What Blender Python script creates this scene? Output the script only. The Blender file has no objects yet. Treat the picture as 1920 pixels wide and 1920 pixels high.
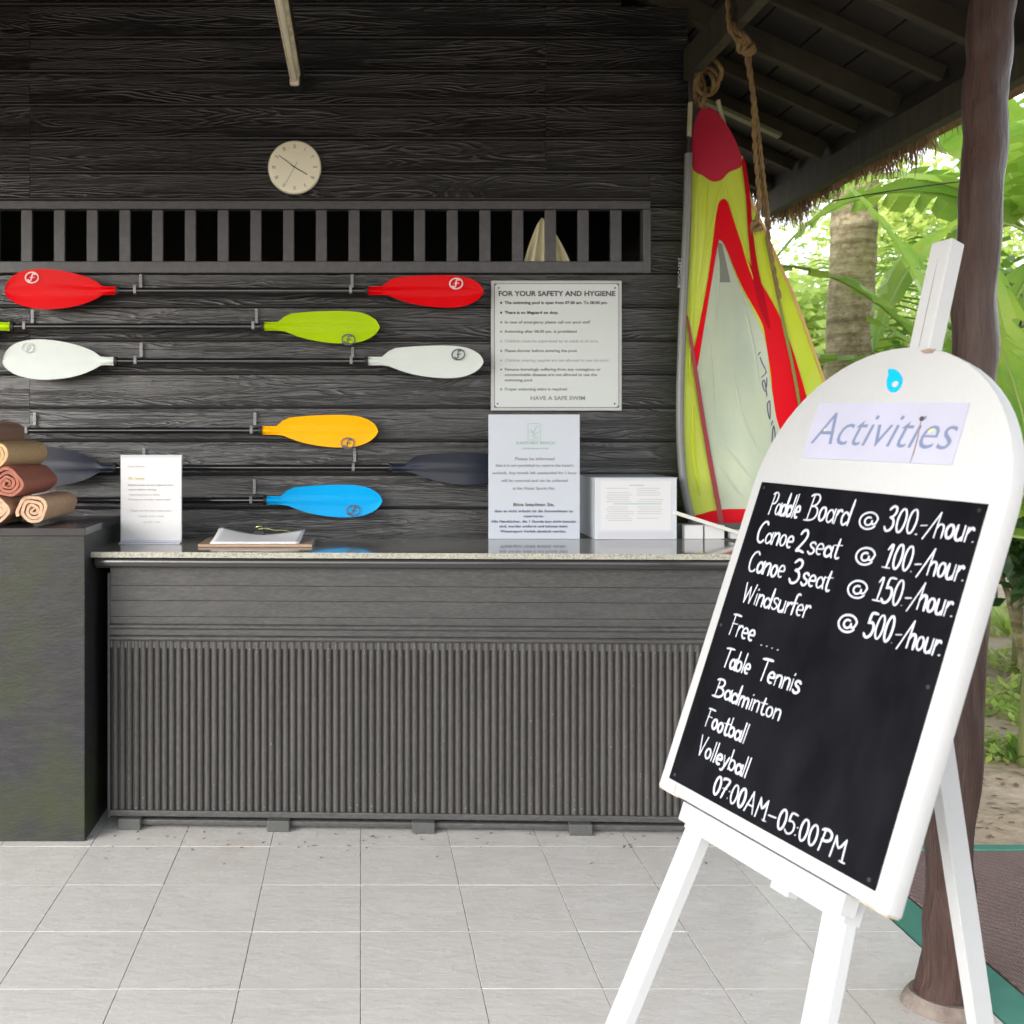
import bpy, bmesh, math, random
from mathutils import Vector, Matrix, noise
random.seed(7)
sc = bpy.context.scene
R = math.radians

# ------------------------------------------------------------------ camera, world, sun, exposure
CAMH, F, CX, CY = 1.55, 1977.0, 676.0, 812.0
cam = bpy.data.cameras.new('camera'); co = bpy.data.objects.new('camera', cam); sc.collection.objects.link(co)
co.location = (0, 0, CAMH); co.rotation_euler = (R(90), 0, 0)
cam.sensor_fit = 'HORIZONTAL'; cam.sensor_width = 36; cam.lens = 36*F/1920
cam.shift_x = (960-CX)/1920; cam.shift_y = -(960-CY)/1920
cam.clip_start = 0.05; cam.clip_end = 2000
cam.dof.use_dof = True; cam.dof.focus_distance = 3.2; cam.dof.aperture_fstop = 5.6
sc.camera = co
w = bpy.data.worlds.new('World'); sc.world = w; w.use_nodes = True
wn = w.node_tree.nodes; wl = w.node_tree.links
sky = wn.new('ShaderNodeTexSky'); sky.sky_type = 'NISHITA'; sky.sun_disc = False
SUN_EL, SUN_AZ = 25, 226          # azimuth measured clockwise from +Y
sky.sun_elevation = R(SUN_EL); sky.sun_rotation = R(SUN_AZ)
sky.air_density = 1.0; sky.dust_density = 1.6; sky.ozone_density = 0.6
hs = wn.new('ShaderNodeHueSaturation'); hs.inputs['Saturation'].default_value = .30; wl.new(sky.outputs[0], hs.inputs['Color'])   # white hazy overcast
bg = wn['Background']; wl.new(hs.outputs[0], bg.inputs[0]); bg.inputs[1].default_value = 0.15
sl = bpy.data.lights.new('sun', 'SUN'); sl.energy = .50*.56; sl.angle = R(45); sl.color = (1, .98, .95)
so = bpy.data.objects.new('sun', sl); sc.collection.objects.link(so)
d = Vector((math.sin(R(SUN_AZ))*math.cos(R(SUN_EL)), math.cos(R(SUN_AZ))*math.cos(R(SUN_EL)), math.sin(R(SUN_EL))))
so.rotation_euler = d.to_track_quat('Z', 'Y').to_euler(); so.location = (4, -6, 9)
vs = sc.view_settings; vs.view_transform = 'Standard'; vs.look = 'None'; vs.gamma = 1; vs.use_curve_mapping = False
vs.exposure = 1.97
sc.cycles.max_bounces = 8; sc.cycles.diffuse_bounces = 5; sc.cycles.glossy_bounces = 3
sc.cycles.transmission_bounces = 5; sc.cycles.transparent_max_bounces = 8
sc.cycles.use_denoising = True; sc.cycles.caustics_reflective = False; sc.cycles.caustics_refractive = False

def P(px, py, Y):                 # the place at distance Y seen at a spot of the photograph
    return Vector(((px-CX)*Y/F, Y, CAMH-(py-CY)*Y/F))

# ------------------------------------------------------------------ materials
def mat(name, col, rough=.6, metal=0, spec=.5, bump=None, var=None, coat=0, trans=0, alpha=None):
    """var=(scale, amount, colour2, stretch) noise blend ; bump=(scale, distance, stretch)"""
    m = bpy.data.materials.new(name); m.use_nodes = True
    nt = m.node_tree; b = nt.nodes['Principled BSDF']
    b.inputs['Base Color'].default_value = (*col, 1); b.inputs['Roughness'].default_value = rough
    b.inputs['Metallic'].default_value = metal; b.inputs['Specular IOR Level'].default_value = spec
    b.inputs['Coat Weight'].default_value = coat
    tc = nt.nodes.new('ShaderNodeTexCoord'); oi = nt.nodes.new('ShaderNodeObjectInfo')
    add = nt.nodes.new('ShaderNodeVectorMath'); add.operation = 'MULTIPLY_ADD'
    nt.links.new(oi.outputs['Random'], add.inputs[0]); add.inputs[1].default_value = (37, 19, 53)
    nt.links.new(tc.outputs['Object'], add.inputs[2])
    m['vec'] = 1
    def nz(scale, stretch=(1, 1, 1), detail=6, rough=.6, dist=0):
        mp = nt.nodes.new('ShaderNodeMapping'); mp.inputs['Scale'].default_value = stretch
        nt.links.new(add.outputs[0], mp.inputs[0])
        n = nt.nodes.new('ShaderNodeTexNoise'); n.inputs['Scale'].default_value = scale
        n.inputs['Detail'].default_value = detail; n.inputs['Roughness'].default_value = rough
        n.inputs['Distortion'].default_value = dist
        nt.links.new(mp.outputs[0], n.inputs['Vector']); return n.outputs['Fac']
    colsock = None
    if var:
        for (s, amt, c2, st) in (var if isinstance(var, list) else [var]):
            n = nz(s, st); rp = nt.nodes.new('ShaderNodeMapRange')
            rp.inputs[1].default_value = .42; rp.inputs[2].default_value = .68; rp.inputs[4].default_value = amt
            nt.links.new(n, rp.inputs[0])
            mx = nt.nodes.new('ShaderNodeMix'); mx.data_type = 'RGBA'
            nt.links.new(rp.outputs[0], mx.inputs[0])
            if colsock: nt.links.new(colsock, mx.inputs[6])
            else: mx.inputs[6].default_value = (*col, 1)
            mx.inputs[7].default_value = (*c2, 1); colsock = mx.outputs[2]
        nt.links.new(colsock, b.inputs['Base Color'])
    if bump:
        h = nz(bump[0], bump[2] if len(bump) > 2 else (1, 1, 1), 8, .65)
        bp = nt.nodes.new('ShaderNodeBump'); bp.inputs['Distance'].default_value = bump[1]
        nt.links.new(h, bp.inputs['Height']); nt.links.new(bp.outputs[0], b.inputs['Normal'])
    if trans:
        tr = nt.nodes.new('ShaderNodeBsdfTranslucent'); ms = nt.nodes.new('ShaderNodeMixShader')
        ms.inputs[0].default_value = trans; out = nt.nodes['Material Output']
        if colsock: nt.links.new(colsock, tr.inputs[0])
        else: tr.inputs[0].default_value = (*col, 1)
        nt.links.new(b.outputs[0], ms.inputs[1]); nt.links.new(tr.outputs[0], ms.inputs[2])
        nt.links.new(ms.outputs[0], out.inputs['Surface'])
    return m

def nodes_of(m): return m.node_tree.nodes, m.node_tree.links, m.node_tree.nodes['Principled BSDF']

def wood_siding():
    """dark painted board with embossed cathedral grain"""
    m = bpy.data.materials.new('siding'); m.use_nodes = True; n, l, b = nodes_of(m)
    tc = n.new('ShaderNodeTexCoord'); oi = n.new('ShaderNodeObjectInfo')
    add = n.new('ShaderNodeVectorMath'); add.operation = 'MULTIPLY_ADD'
    l.new(oi.outputs['Random'], add.inputs[0]); add.inputs[1].default_value = (41, 0, 29); l.new(tc.outputs['Object'], add.inputs[2])
    def mp(s):
        q = n.new('ShaderNodeMapping'); q.inputs['Scale'].default_value = s; l.new(add.outputs[0], q.inputs[0]); return q.outputs[0]
    def noise_(s, sc_, det, rg=.5, dist=0):
        q = n.new('ShaderNodeTexNoise'); q.inputs['Scale'].default_value = sc_; q.inputs['Detail'].default_value = det
        q.inputs['Roughness'].default_value = rg; q.inputs['Distortion'].default_value = dist; l.new(mp(s), q.inputs['Vector']); return q.outputs['Fac']
    def M(op, a, c, d=None):
        q = n.new('ShaderNodeMath'); q.operation = op
        for i, v in enumerate((a, c, d)):
            if v is None: continue
            if isinstance(v, (int, float)): q.inputs[i].default_value = v
            else: l.new(v, q.inputs[i])
        return q.outputs[0]
    big = noise_((.7, 1, 8.5), 1.15, 2, .45, .2)                 # ovals elongated along the board
    fine = noise_((2.5, 1, 60), 1.0, 3, .5)
    grain = M('SINE', M('MULTIPLY_ADD', fine, 2.2, M('MULTIPLY', big, 165)), 0)
    lines = M('SMOOTH_MAX', M('MULTIPLY', grain, 1), -.2, .4)
    mask = noise_((.9, 1, 9), 1.3, 2)
    mk = n.new('ShaderNodeMapRange'); l.new(mask, mk.inputs[0]); mk.inputs[1].default_value = .40; mk.inputs[2].default_value = .62; mk.inputs[3].default_value = .12
    streak = noise_((4, 1, 260), 1, 3, .7)
    hgt = M('ADD', M('MULTIPLY', lines, mk.outputs[0]), M('MULTIPLY', streak, 1.1))
    bp = n.new('ShaderNodeBump'); bp.inputs['Distance'].default_value = .0021; bp.inputs['Strength'].default_value = 1; l.new(hgt, bp.inputs['Height']); l.new(bp.outputs[0], b.inputs['Normal'])
    sheen = n.new('ShaderNodeMapRange'); l.new(M('MULTIPLY', M('MULTIPLY', M('MAXIMUM', lines, 0), M('MAXIMUM', lines, 0)), M('MULTIPLY', mk.outputs[0], streak)), sheen.inputs[0])  # lighter bluish ridges put the sky's sheen into the grain colour
    sheen.inputs[1].default_value = .2; sheen.inputs[2].default_value = .62; sheen.inputs[4].default_value = .62
    st2 = n.new('ShaderNodeMapRange'); l.new(streak, st2.inputs[0]); st2.inputs[1].default_value = .64; st2.inputs[2].default_value = .76; st2.inputs[4].default_value = .5
    mx = n.new('ShaderNodeMix'); mx.data_type = 'RGBA'; l.new(M('MAXIMUM', sheen.outputs[0], st2.outputs[0]), mx.inputs[0])
    mx.inputs[6].default_value = (.014, .014, .015, 1); mx.inputs[7].default_value = (.135, .135, .16, 1)
    l.new(mx.outputs[2], b.inputs['Base Color']); b.inputs['Roughness'].default_value = .33; b.inputs['Specular IOR Level'].default_value = 1.0
    return m

M_side = wood_siding()
M_lip = mat('lip_highlight', (.024, .024, .027),   .34, spec=.5, bump=(40, .0015, (.3, 1, 1)), var=(3, .8, (.02, .02, .021), (1, 1, 4)))  # lighter lip colour paints in the light line along each plank seam
M_dark = mat('dark_paint', (.05, .05, .052), .45, bump=(30, .001, (1, 1, 8)), var=(6, .5, (.075, .075, .08), (1, 1, 4)))
M_frame = mat('frame_paint', (.062, .062, .070), .4, bump=(60, .0006), var=(25, .5, (.1, .1, .11), (1, 1, 1)))
M_roofwood = mat('roof_timber', (.050, .047, .036), .75, spec=.2, bump=(14, .002, (1, 1, 1)), var=(5, .6, (.085, .082, .06), (1, 4, 1)))
M_board = mat('roof_boards', (.020, .018, .018), .7, bump=(20, .002), var=(3, .5, (.022, .018, .018), (1, 4, 1)))
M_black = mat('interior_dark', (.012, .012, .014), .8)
M_counter = mat('counter_paint', (.038, .038, .039), .45, spec=.4, bump=(22, .0016, (1, 1, 7)), var=[(7, .6, (.064, .063, .062), (1, 1, 5)), (2.2, .5, (.047, .047, .045), (1, 1, 1)), (70, .25, (.16, .155, .15), (.6, 1, 3))])
M_rib = mat('rib_paint', (.035, .033, .032), .42, spec=.4, bump=(60, .0005), var=[(5, .5, (.066, .062, .058), (1, 1, .5)), (150, .35, (.10, .097, .093), (1, 1, .3))])
M_moss = None
def plinth_mat():
    m = mat('plinth', (.018, .018, .021), .45, spec=.35, bump=(45, .0015, (1, 1, 2)), var=[(14, .6, (.038, .038, .040), (1, 1, 3)), (3.0, .8, (.026, .034, .008), (1, 1, 1.2))])
    return m
M_plinth = plinth_mat()
M_white = mat('white_paint', (.475, .487, .50), .45, bump=(40, .0004), spec=.3, var=[(4, .4, (.44, .45, .455), (1, 1, 1)), (90, .12, (.38, .37, .34), (1, .5, 1))])
M_whitedirty = mat('chipped_wood', (.42, .33, .22), .8, bump=(60, .002), var=(50, .8, (.7, .68, .6), (1, 1, 1)))
M_chalk = mat('blackboard', (.003, .0031, .0045), .55, spec=.05, var=[(5, .35, (.009, .009, .012), (1, 1, 1)), (3, .5, (.010, .010, .013), (5, 1, 1)), (14, .35, (.014, .014, .017), (1, .4, 1))])
M_screw = mat('screw_dark', (.02, .02, .024), .4)
M_letter = mat('white_lettering', (.52, .55, .64), .5)
M_tile = None
def tile_mat():
    m = mat('floor_tile', (.47, .455, .43), .33, spec=.5)
    n, l, b = nodes_of(m)
    tc = n.new('ShaderNodeTexCoord'); oi = n.new('ShaderNodeObjectInfo')
    add = n.new('ShaderNodeVectorMath'); add.operation = 'MULTIPLY_ADD'; l.new(oi.outputs['Random'], add.inputs[0]); add.inputs[1].default_value = (61, 23, 5); l.new(tc.outputs['Object'], add.inputs[2])
    def nz(s, det, st=(1, 1, 1), rg=.6, dist=0, vec=add.outputs[0]):
        q = n.new('ShaderNodeMapping'); q.inputs['Scale'].default_value = st; q.inputs['Rotation'].default_value = (0, 0, .35); l.new(vec, q.inputs[0])
        t = n.new('ShaderNodeTexNoise'); t.inputs['Scale'].default_value = s; t.inputs['Detail'].default_value = det; t.inputs['Roughness'].default_value = rg; t.inputs['Distortion'].default_value = dist
        l.new(q.outputs[0], t.inputs['Vector']); return t.outputs['Fac']
    def rng(f, a, c, hi):
        r_ = n.new('ShaderNodeMapRange'); l.new(f, r_.inputs[0]); r_.inputs[1].default_value = a; r_.inputs[2].default_value = c; r_.inputs[4].default_value = hi; return r_.outputs[0]
    def mix(a, fac, c):
        q = n.new('ShaderNodeMix'); q.data_type = 'RGBA'; l.new(fac, q.inputs[0])
        if isinstance(a, tuple): q.inputs[6].default_value = (*a, 1)
        else: l.new(a, q.inputs[6])
        q.inputs[7].default_value = (*c, 1); return q.outputs[2]
    c = mix((.575, .555, .525), rng(nz(9, 6, (1, 2.2, 1)), .35, .65, 1), (.62, .602, .575))
    v = nz(5, 3, (1, 2.5, 1), .5, 1.2)
    ab = n.new('ShaderNodeMath'); ab.operation = 'ABSOLUTE'; sb = n.new('ShaderNodeMath'); sb.operation = 'SUBTRACT'; l.new(v, sb.inputs[0]); sb.inputs[1].default_value = .5; l.new(sb.outputs[0], ab.inputs[0])
    inv = n.new('ShaderNodeMapRange'); l.new(ab.outputs[0], inv.inputs[0]); inv.inputs[1].default_value = 0; inv.inputs[2].default_value = .006; inv.inputs[3].default_value = .55; inv.inputs[4].default_value = 0
    ml = n.new('ShaderNodeMath'); ml.operation = 'MULTIPLY'; l.new(inv.outputs[0], ml.inputs[0]); l.new(rng(nz(4, 2), .5, .62, 1), ml.inputs[1])
    c = mix(c, ml.outputs[0], (.66, .65, .63))
    geo = n.new('ShaderNodeNewGeometry')
    c = mix(c, rng(nz(.9, 4, vec=geo.outputs['Position']), .5, .72, .3), (.46, .41, .36))
    c = mix(c, rng(nz(2.4, 3, vec=geo.outputs['Position']), .62, .74, .3), (.50, .40, .31))
    c = mix(c, rng(nz(42, 2, vec=geo.outputs['Position']), .745, .77, .7), (.2, .17, .14))
    l.new(c, b.inputs['Base Color'])
    bp = n.new('ShaderNodeBump'); bp.inputs['Distance'].default_value = .0015; l.new(nz(16, 7, (1, 2.2, 1), .6, .5), bp.inputs['Height']); l.new(bp.outputs[0], b.inputs['Normal'])
    l.new(rng(nz(7, 4), .3, .7, .5), b.inputs['Roughness'])
    return m
M_tile = tile_mat()
M_groutd = mat('grout_dark', (.10, .09, .08), .9, bump=(80, .001))
M_groutl = mat('grout_light', (.58, .565, .53), .9, bump=(90, .001))
def granite_mat(name, base, spk, rough):
    m = mat(name, base, rough); n, l, b = nodes_of(m)
    tc = n.new('ShaderNodeTexCoord'); v = n.new('ShaderNodeTexVoronoi'); v.inputs['Scale'].default_value = 330; l.new(tc.outputs['Object'], v.inputs['Vector'])
    v2 = n.new('ShaderNodeTexNoise'); v2.inputs['Scale'].default_value = 60; v2.inputs['Detail'].default_value = 3; l.new(tc.outputs['Object'], v2.inputs['Vector'])
    sx = n.new('ShaderNodeSeparateColor'); l.new(v.outputs['Color'], sx.inputs[0])
    cr = n.new('ShaderNodeValToRGB'); l.new(sx.outputs[0], cr.inputs[0]); e = cr.color_ramp.elements
    e[0].position = 0; e[0].color = (base[0]*.45, base[1]*.45, base[2]*.45, 1); e[1].position = 1; e[1].color = (*spk, 1)
    q = cr.color_ramp.elements.new(.3); q.color = (*base, 1); q = cr.color_ramp.elements.new(.75); q.color = (base[0]*1.6, base[1]*1.6, base[2]*1.5, 1)
    l.new(cr.outputs[0], b.inputs['Base Color']); return m
M_gran = granite_mat('granite_polished', (.17, .165, .155), (.27, .265, .24), .07)
M_granedge = granite_mat('granite_edge', (.27, .265, .23), (.40, .39, .34), .5)
M_metal = mat('hook_steel', (.22, .22, .23), .5, .6)
M_shaft = mat('shaft_black', (.010, .010, .012), .16, spec=.9, coat=.5)
M_rubber = mat('rubber', (.015, .015, .015), .6)
M_green = mat('painted_green', (.04, .20, .14), .75, bump=(120, .002), var=(6, .6, (.07, .26, .20), (1, 1, 1)))
def mat_rib():
    m = mat('path_mat', (.19, .12, .105), .8, var=(3, .6, (.235, .16, .145), (1, 1, 1))); n, l, b = nodes_of(m)
    tc = n.new('ShaderNodeTexCoord'); wv = n.new('ShaderNodeTexWave'); wv.inputs['Scale'].default_value = 14; wv.bands_direction = 'DIAGONAL'; l.new(tc.outputs['Object'], wv.inputs['Vector'])
    wv2 = n.new('ShaderNodeTexWave'); wv2.inputs['Scale'].default_value = 30; wv2.bands_direction = 'X'; l.new(tc.outputs['Object'], wv2.inputs['Vector'])
    a = n.new('ShaderNodeMath'); a.operation = 'ADD'; l.new(wv.outputs['Fac'], a.inputs[0]); l.new(wv2.outputs['Fac'], a.inputs[1])
    bp = n.new('ShaderNodeBump'); bp.inputs['Distance'].default_value = .006; l.new(a.outputs[0], bp.inputs['Height']); l.new(bp.outputs[0], b.inputs['Normal']); return m
M_mat = mat_rib()
M_sand = mat('sand', (.58, .45, .33), .95, bump=(9, .03), var=[(1.5, .7, (.64, .52, .41), (1, 1, 1)), (14, .5, (.30, .22, .15), (1, 1, 1)), (.8, .5, (.10, .12, .04), (1, 1, 1))])
M_bark = mat('post_wood', (.048, .025, .020), .42, spec=.3, bump=(26, .022, (1, 1, .12)), var=[(22, .8, (.082, .056, .050), (1, 1, .1)), (4, .6, (.062, .026, .018), (1, 1, .4)), (60, .5, (.018, .010, .009), (1, 1, .12))])
M_concrete = mat('post_collar', (.13, .10, .085), .9, bump=(40, .006), var=(12, .7, (.26, .23, .20), (1, 1, 1)))
M_palmbark = mat('palm_bark', (.22, .17, .09), .9, bump=(9, .03, (.8, .8, 2)), var=[(11, .95, (.52, .45, .28), (1, 1, 1.5)), (34, .5, (.60, .54, .40), (1, 1, 1)), (3, .5, (.22, .24, .07), (1, 1, 1)), (3.2, .85, (.085, .068, .025), (.12, .12, 4.2))])
M_leaf = mat('leaf_green', (.12, .24, .03), .4, var=[(2.5, .8, (.05, .14, .022), (1, 1, 1)), (1.2, .6, (.14, .23, .03), (1, 1, 1))], trans=.4)
M_leafl = mat('leaf_light', (.44, .58, .13), .45, var=[(2.5, .7, (.24, .42, .07), (1, 1, 1)), (1.2, .6, (.70, .76, .28), (1, 1, 1))], trans=.5)
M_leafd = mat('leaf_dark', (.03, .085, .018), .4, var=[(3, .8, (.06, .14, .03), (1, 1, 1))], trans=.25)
M_banana = mat('banana_leaf', (.30, .50, .08), .3, var=[(2, .8, (.15, .34, .06), (1, 1, 1)), (3, .5, (.48, .56, .08), (1, 1, 1))], trans=.45, bump=(50, .003, (1, 1, 1)))
M_midrib = mat('midrib', (.32, .42, .13), .5)
M_thatch = mat('thatch', (.38, .26, .15), .9, trans=.2, bump=(50, .01), var=(18, .8, (.20, .12, .07), (1, 1, 1)))
M_rope = mat('rope', (.25, .17, .075), .95, bump=(110, .006, (1, 1, .5)), var=(40, .7, (.13, .09, .045), (1, 1, .5)))
M_paper = mat('paper', (.60, .61, .63), .6, spec=.2)
M_acryl = mat('acrylic', (.5, .53, .57), .15)
M_ink = mat('ink_grey', (.07, .07, .08), .6, spec=.1); M_inkl = mat('ink_faded', (.24, .245, .26), .6, spec=.1)
M_inkn = mat('ink_navy', (.06, .06, .14), .6); M_inkb = mat('ink_blue', (.17, .21, .33), .5, spec=.2)
M_inkg = mat('ink_green', (.24, .40, .30), .6); M_inky = mat('ink_yellow', (.6, .45, .08), .6); M_inkp = mat('ink_pale', (.40, .40, .43), .6, spec=.1)
M_sign = mat('sign_plate', (.54, .585, .585), .3, spec=.35)

# ------------------------------------------------------------------ helpers
INV = {}
def tag(o, label=None, cat=None, group=None, kind=None):
    if label: o['label'] = label
    if cat: o['category'] = cat
    if group: o['group'] = group
    if kind: o['kind'] = kind
    return o
def empty(name, loc=(0, 0, 0), mtx=None, **k):
    o = bpy.data.objects.new(name, None); sc.collection.objects.link(o); o.empty_display_size = .1
    M = mtx if mtx is not None else Matrix.Translation(loc)
    o.matrix_world = M; o['_m'] = 0; del o['_m']
    INV[o.name] = M.inverted(); return tag(o, **k)
class MB:
    def __init__(s): s.v = []; s.f = []; s.m = []; s.mi = 0
    def add(s, vs_, fs):
        n = len(s.v); s.v += [tuple(v) for v in vs_]; s.f += [tuple(i+n for i in f) for f in fs]; s.m += [s.mi]*len(fs)
    def box(s, a, b):
        x0, y0, z0 = a; x1, y1, z1 = b
        s.add([(x0, y0, z0), (x1, y0, z0), (x1, y1, z0), (x0, y1, z0), (x0, y0, z1), (x1, y0, z1), (x1, y1, z1), (x0, y1, z1)],
              [(0, 3, 2, 1), (4, 5, 6, 7), (0, 1, 5, 4), (1, 2, 6, 5), (2, 3, 7, 6), (3, 0, 4, 7)])
    def bar(s, p, q, w_, h_, up=(0, 0, 1)):
        p = Vector(p); q = Vector(q); t = (q-p).normalized(); u = Vector(up); sd = t.cross(u).normalized(); u = sd.cross(t).normalized()
        c = []
        for e in (p, q):
            for (a, b) in ((-1, -1), (1, -1), (1, 1), (-1, 1)): c.append(e+sd*a*w_/2+u*b*h_/2)
        s.add(c, [(0, 3, 2, 1), (4, 5, 6, 7), (0, 1, 5, 4), (1, 2, 6, 5), (2, 3, 7, 6), (3, 0, 4, 7)])
    def tube(s, pts, r, n=10, cap=True, wob=0):
        pts = [Vector(p) for p in pts]; rs = r if isinstance(r, (list, tuple)) else [r]*len(pts); rings = []
        ref = None
        for i, p in enumerate(pts):
            t = (pts[min(i+1, len(pts)-1)]-pts[max(i-1, 0)]).normalized()
            if ref is None: ref = t.orthogonal().normalized()
            a = (ref-t*ref.dot(t)).normalized(); ref = a; b = t.cross(a)
            ring = []
            for k in range(n):
                an = 2*math.pi*k/n; rr = rs[i]
                if wob: rr *= 1+wob*noise.noise(Vector((math.cos(an)*1.5, math.sin(an)*1.5, i*.35+p.x*3)))
                ring.append(p+a*math.cos(an)*rr+b*math.sin(an)*rr)
            rings.append(ring)
        vs_ = [v for rg in rings for v in rg]; fs = []
        for i in range(len(pts)-1):
            for k in range(n): fs.append((i*n+k, i*n+(k+1) % n, (i+1)*n+(k+1) % n, (i+1)*n+k))
        if cap: fs += [tuple(range(n-1, -1, -1)), tuple((len(pts)-1)*n+k for k in range(n))]
        s.add(vs_, fs)
    def poly(s, pts, n, th):      # outline (list of Vectors) extruded by vector n*th
        pts = [Vector(p) for p in pts]; k = len(pts); o = [p+Vector(n)*th for p in pts]
        s.add(pts+o, [tuple(range(k-1, -1, -1)), tuple(range(k, 2*k))]+[(i, (i+1) % k, k+(i+1) % k, k+i) for i in range(k)])
    def build(s, name, mats, parent=None, local=False, smooth=False, bevel=0, seg=2, **tg):
        me = bpy.data.meshes.new(name)
        vv = s.v
        if parent is not None and not local: Mi = INV.get(parent.name, Matrix()); vv = [Mi @ Vector(v) for v in s.v]
        me.from_pydata([tuple(v) for v in vv], [], s.f)
        mats = mats if isinstance(mats, list) else [mats]
        for m in mats: me.materials.append(m)
        me.polygons.foreach_set('material_index', s.m); me.update()
        bm = bmesh.new(); bm.from_mesh(me)
        if len(s.f) < 60000: bmesh.ops.recalc_face_normals(bm, faces=bm.faces)
        if bevel:
            es = [e for e in bm.edges if len(e.link_faces) == 2 and e.calc_face_angle(0) > R(28)]
            bmesh.ops.bevel(bm, geom=es, offset=bevel, segments=seg, affect='EDGES', profile=.5)
        bm.to_mesh(me); bm.free()
        if smooth:
            me.polygons.foreach_set('use_smooth', [True]*len(me.polygons))
            if smooth != 2:
                try: me.set_sharp_from_angle(angle=R(38))
                except Exception: pass
        me.update(); o = bpy.data.objects.new(name, me); sc.collection.objects.link(o)
        if parent is not None: o.parent = parent; INV[o.name] = INV.get(parent.name, Matrix())
        return tag(o, **tg)
def boxo(name, a, b, m, parent=None, bevel=0, **k):
    mb = MB(); mb.box(a, b); return mb.build(name, m, parent, bevel=bevel, **k)
def inst(src, name, parent, loc=(0, 0, 0), rot=None):       # another object on the same mesh
    o = bpy.data.objects.new(name, src.data); sc.collection.objects.link(o); o.parent = parent; o.location = loc
    if rot: o.rotation_euler = rot
    return o
def smoothpts(pts, k=6, closed=False):
    pts = [Vector(p) for p in pts]; out = []; n = len(pts)
    rng = n if closed else n-1
    for i in range(rng):
        g = lambda j: pts[j % n] if closed else pts[max(0, min(n-1, j))]
        p0, p1, p2, p3 = g(i-1), g(i), g(i+1), g(i+2)
        for s_ in range(k):
            t = s_/k; out.append(.5*((2*p1)+(p2-p0)*t+(2*p0-5*p1+4*p2-p3)*t*t+(3*p1-p0-3*p2+p3)*t**3))
    if not closed: out.append(pts[-1])
    return out
def frame_mtx(o, u, v, n): return Matrix(((u[0], v[0], n[0], o[0]), (u[1], v[1], n[1], o[1]), (u[2], v[2], n[2], o[2]), (0, 0, 0, 1)))
def wall_frame(o): return frame_mtx(o, (1, 0, 0), (0, 0, 1), (0, -1, 0))       # x right, y up, z towards the viewer
def text(name, s, size, m, parent, loc, sx=1, bold=0, shear=0, align='LEFT', rot=0, ext=.0004, spacing=1):
    cu = bpy.data.curves.new(name, 'FONT'); cu.body = s; cu.size = size; cu.extrude = ext; cu.offset = bold; cu.shear = shear
    cu.align_x = align; cu.space_character = spacing; cu.resolution_u = 3
    t = bpy.data.objects.new(name, cu); sc.collection.objects.link(t); bpy.context.view_layer.update()
    me = bpy.data.meshes.new_from_object(t.evaluated_get(bpy.context.evaluated_depsgraph_get())); bpy.data.objects.remove(t)
    me.materials.clear(); me.materials.append(m); o = bpy.data.objects.new(name, me); sc.collection.objects.link(o)
    o.parent = parent; o.location = loc; o.scale = (sx, 1, 1); o.rotation_euler = (0, 0, rot); return o
def ribbon(mb, pts, w_, h_):      # painted stroke: a low ridge along pts (x, y, z)
    pts = [Vector(p) for p in pts]; n = len(pts); vs_ = []
    for i, p in enumerate(pts):
        t = pts[min(i+1, n-1)]-pts[max(i-1, 0)]
        if t.length < 1e-9: t = Vector((1, 0, 0))
        t.normalize(); s_ = Vector((-t.y, t.x, 0))
        q = p - t*w_*.7 if i == 0 else (p+t*w_*.7 if i == n-1 else p)
        ww = w_*(.55 if i in (0, n-1) else 1)
        vs_ += [q+s_*ww, q+Vector((0, 0, h_))*(1 if 0 < i < n-1 else .7), q-s_*ww]
    fs = []
    for i in range(n-1):
        a = 3*i; fs += [(a, a+3, a+4, a+1), (a+1, a+4, a+5, a+2)]
    fs += [(0, 1, 2), (3*n-1, 3*n-2, 3*n-3)]
    mb.add(vs_, fs)

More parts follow.
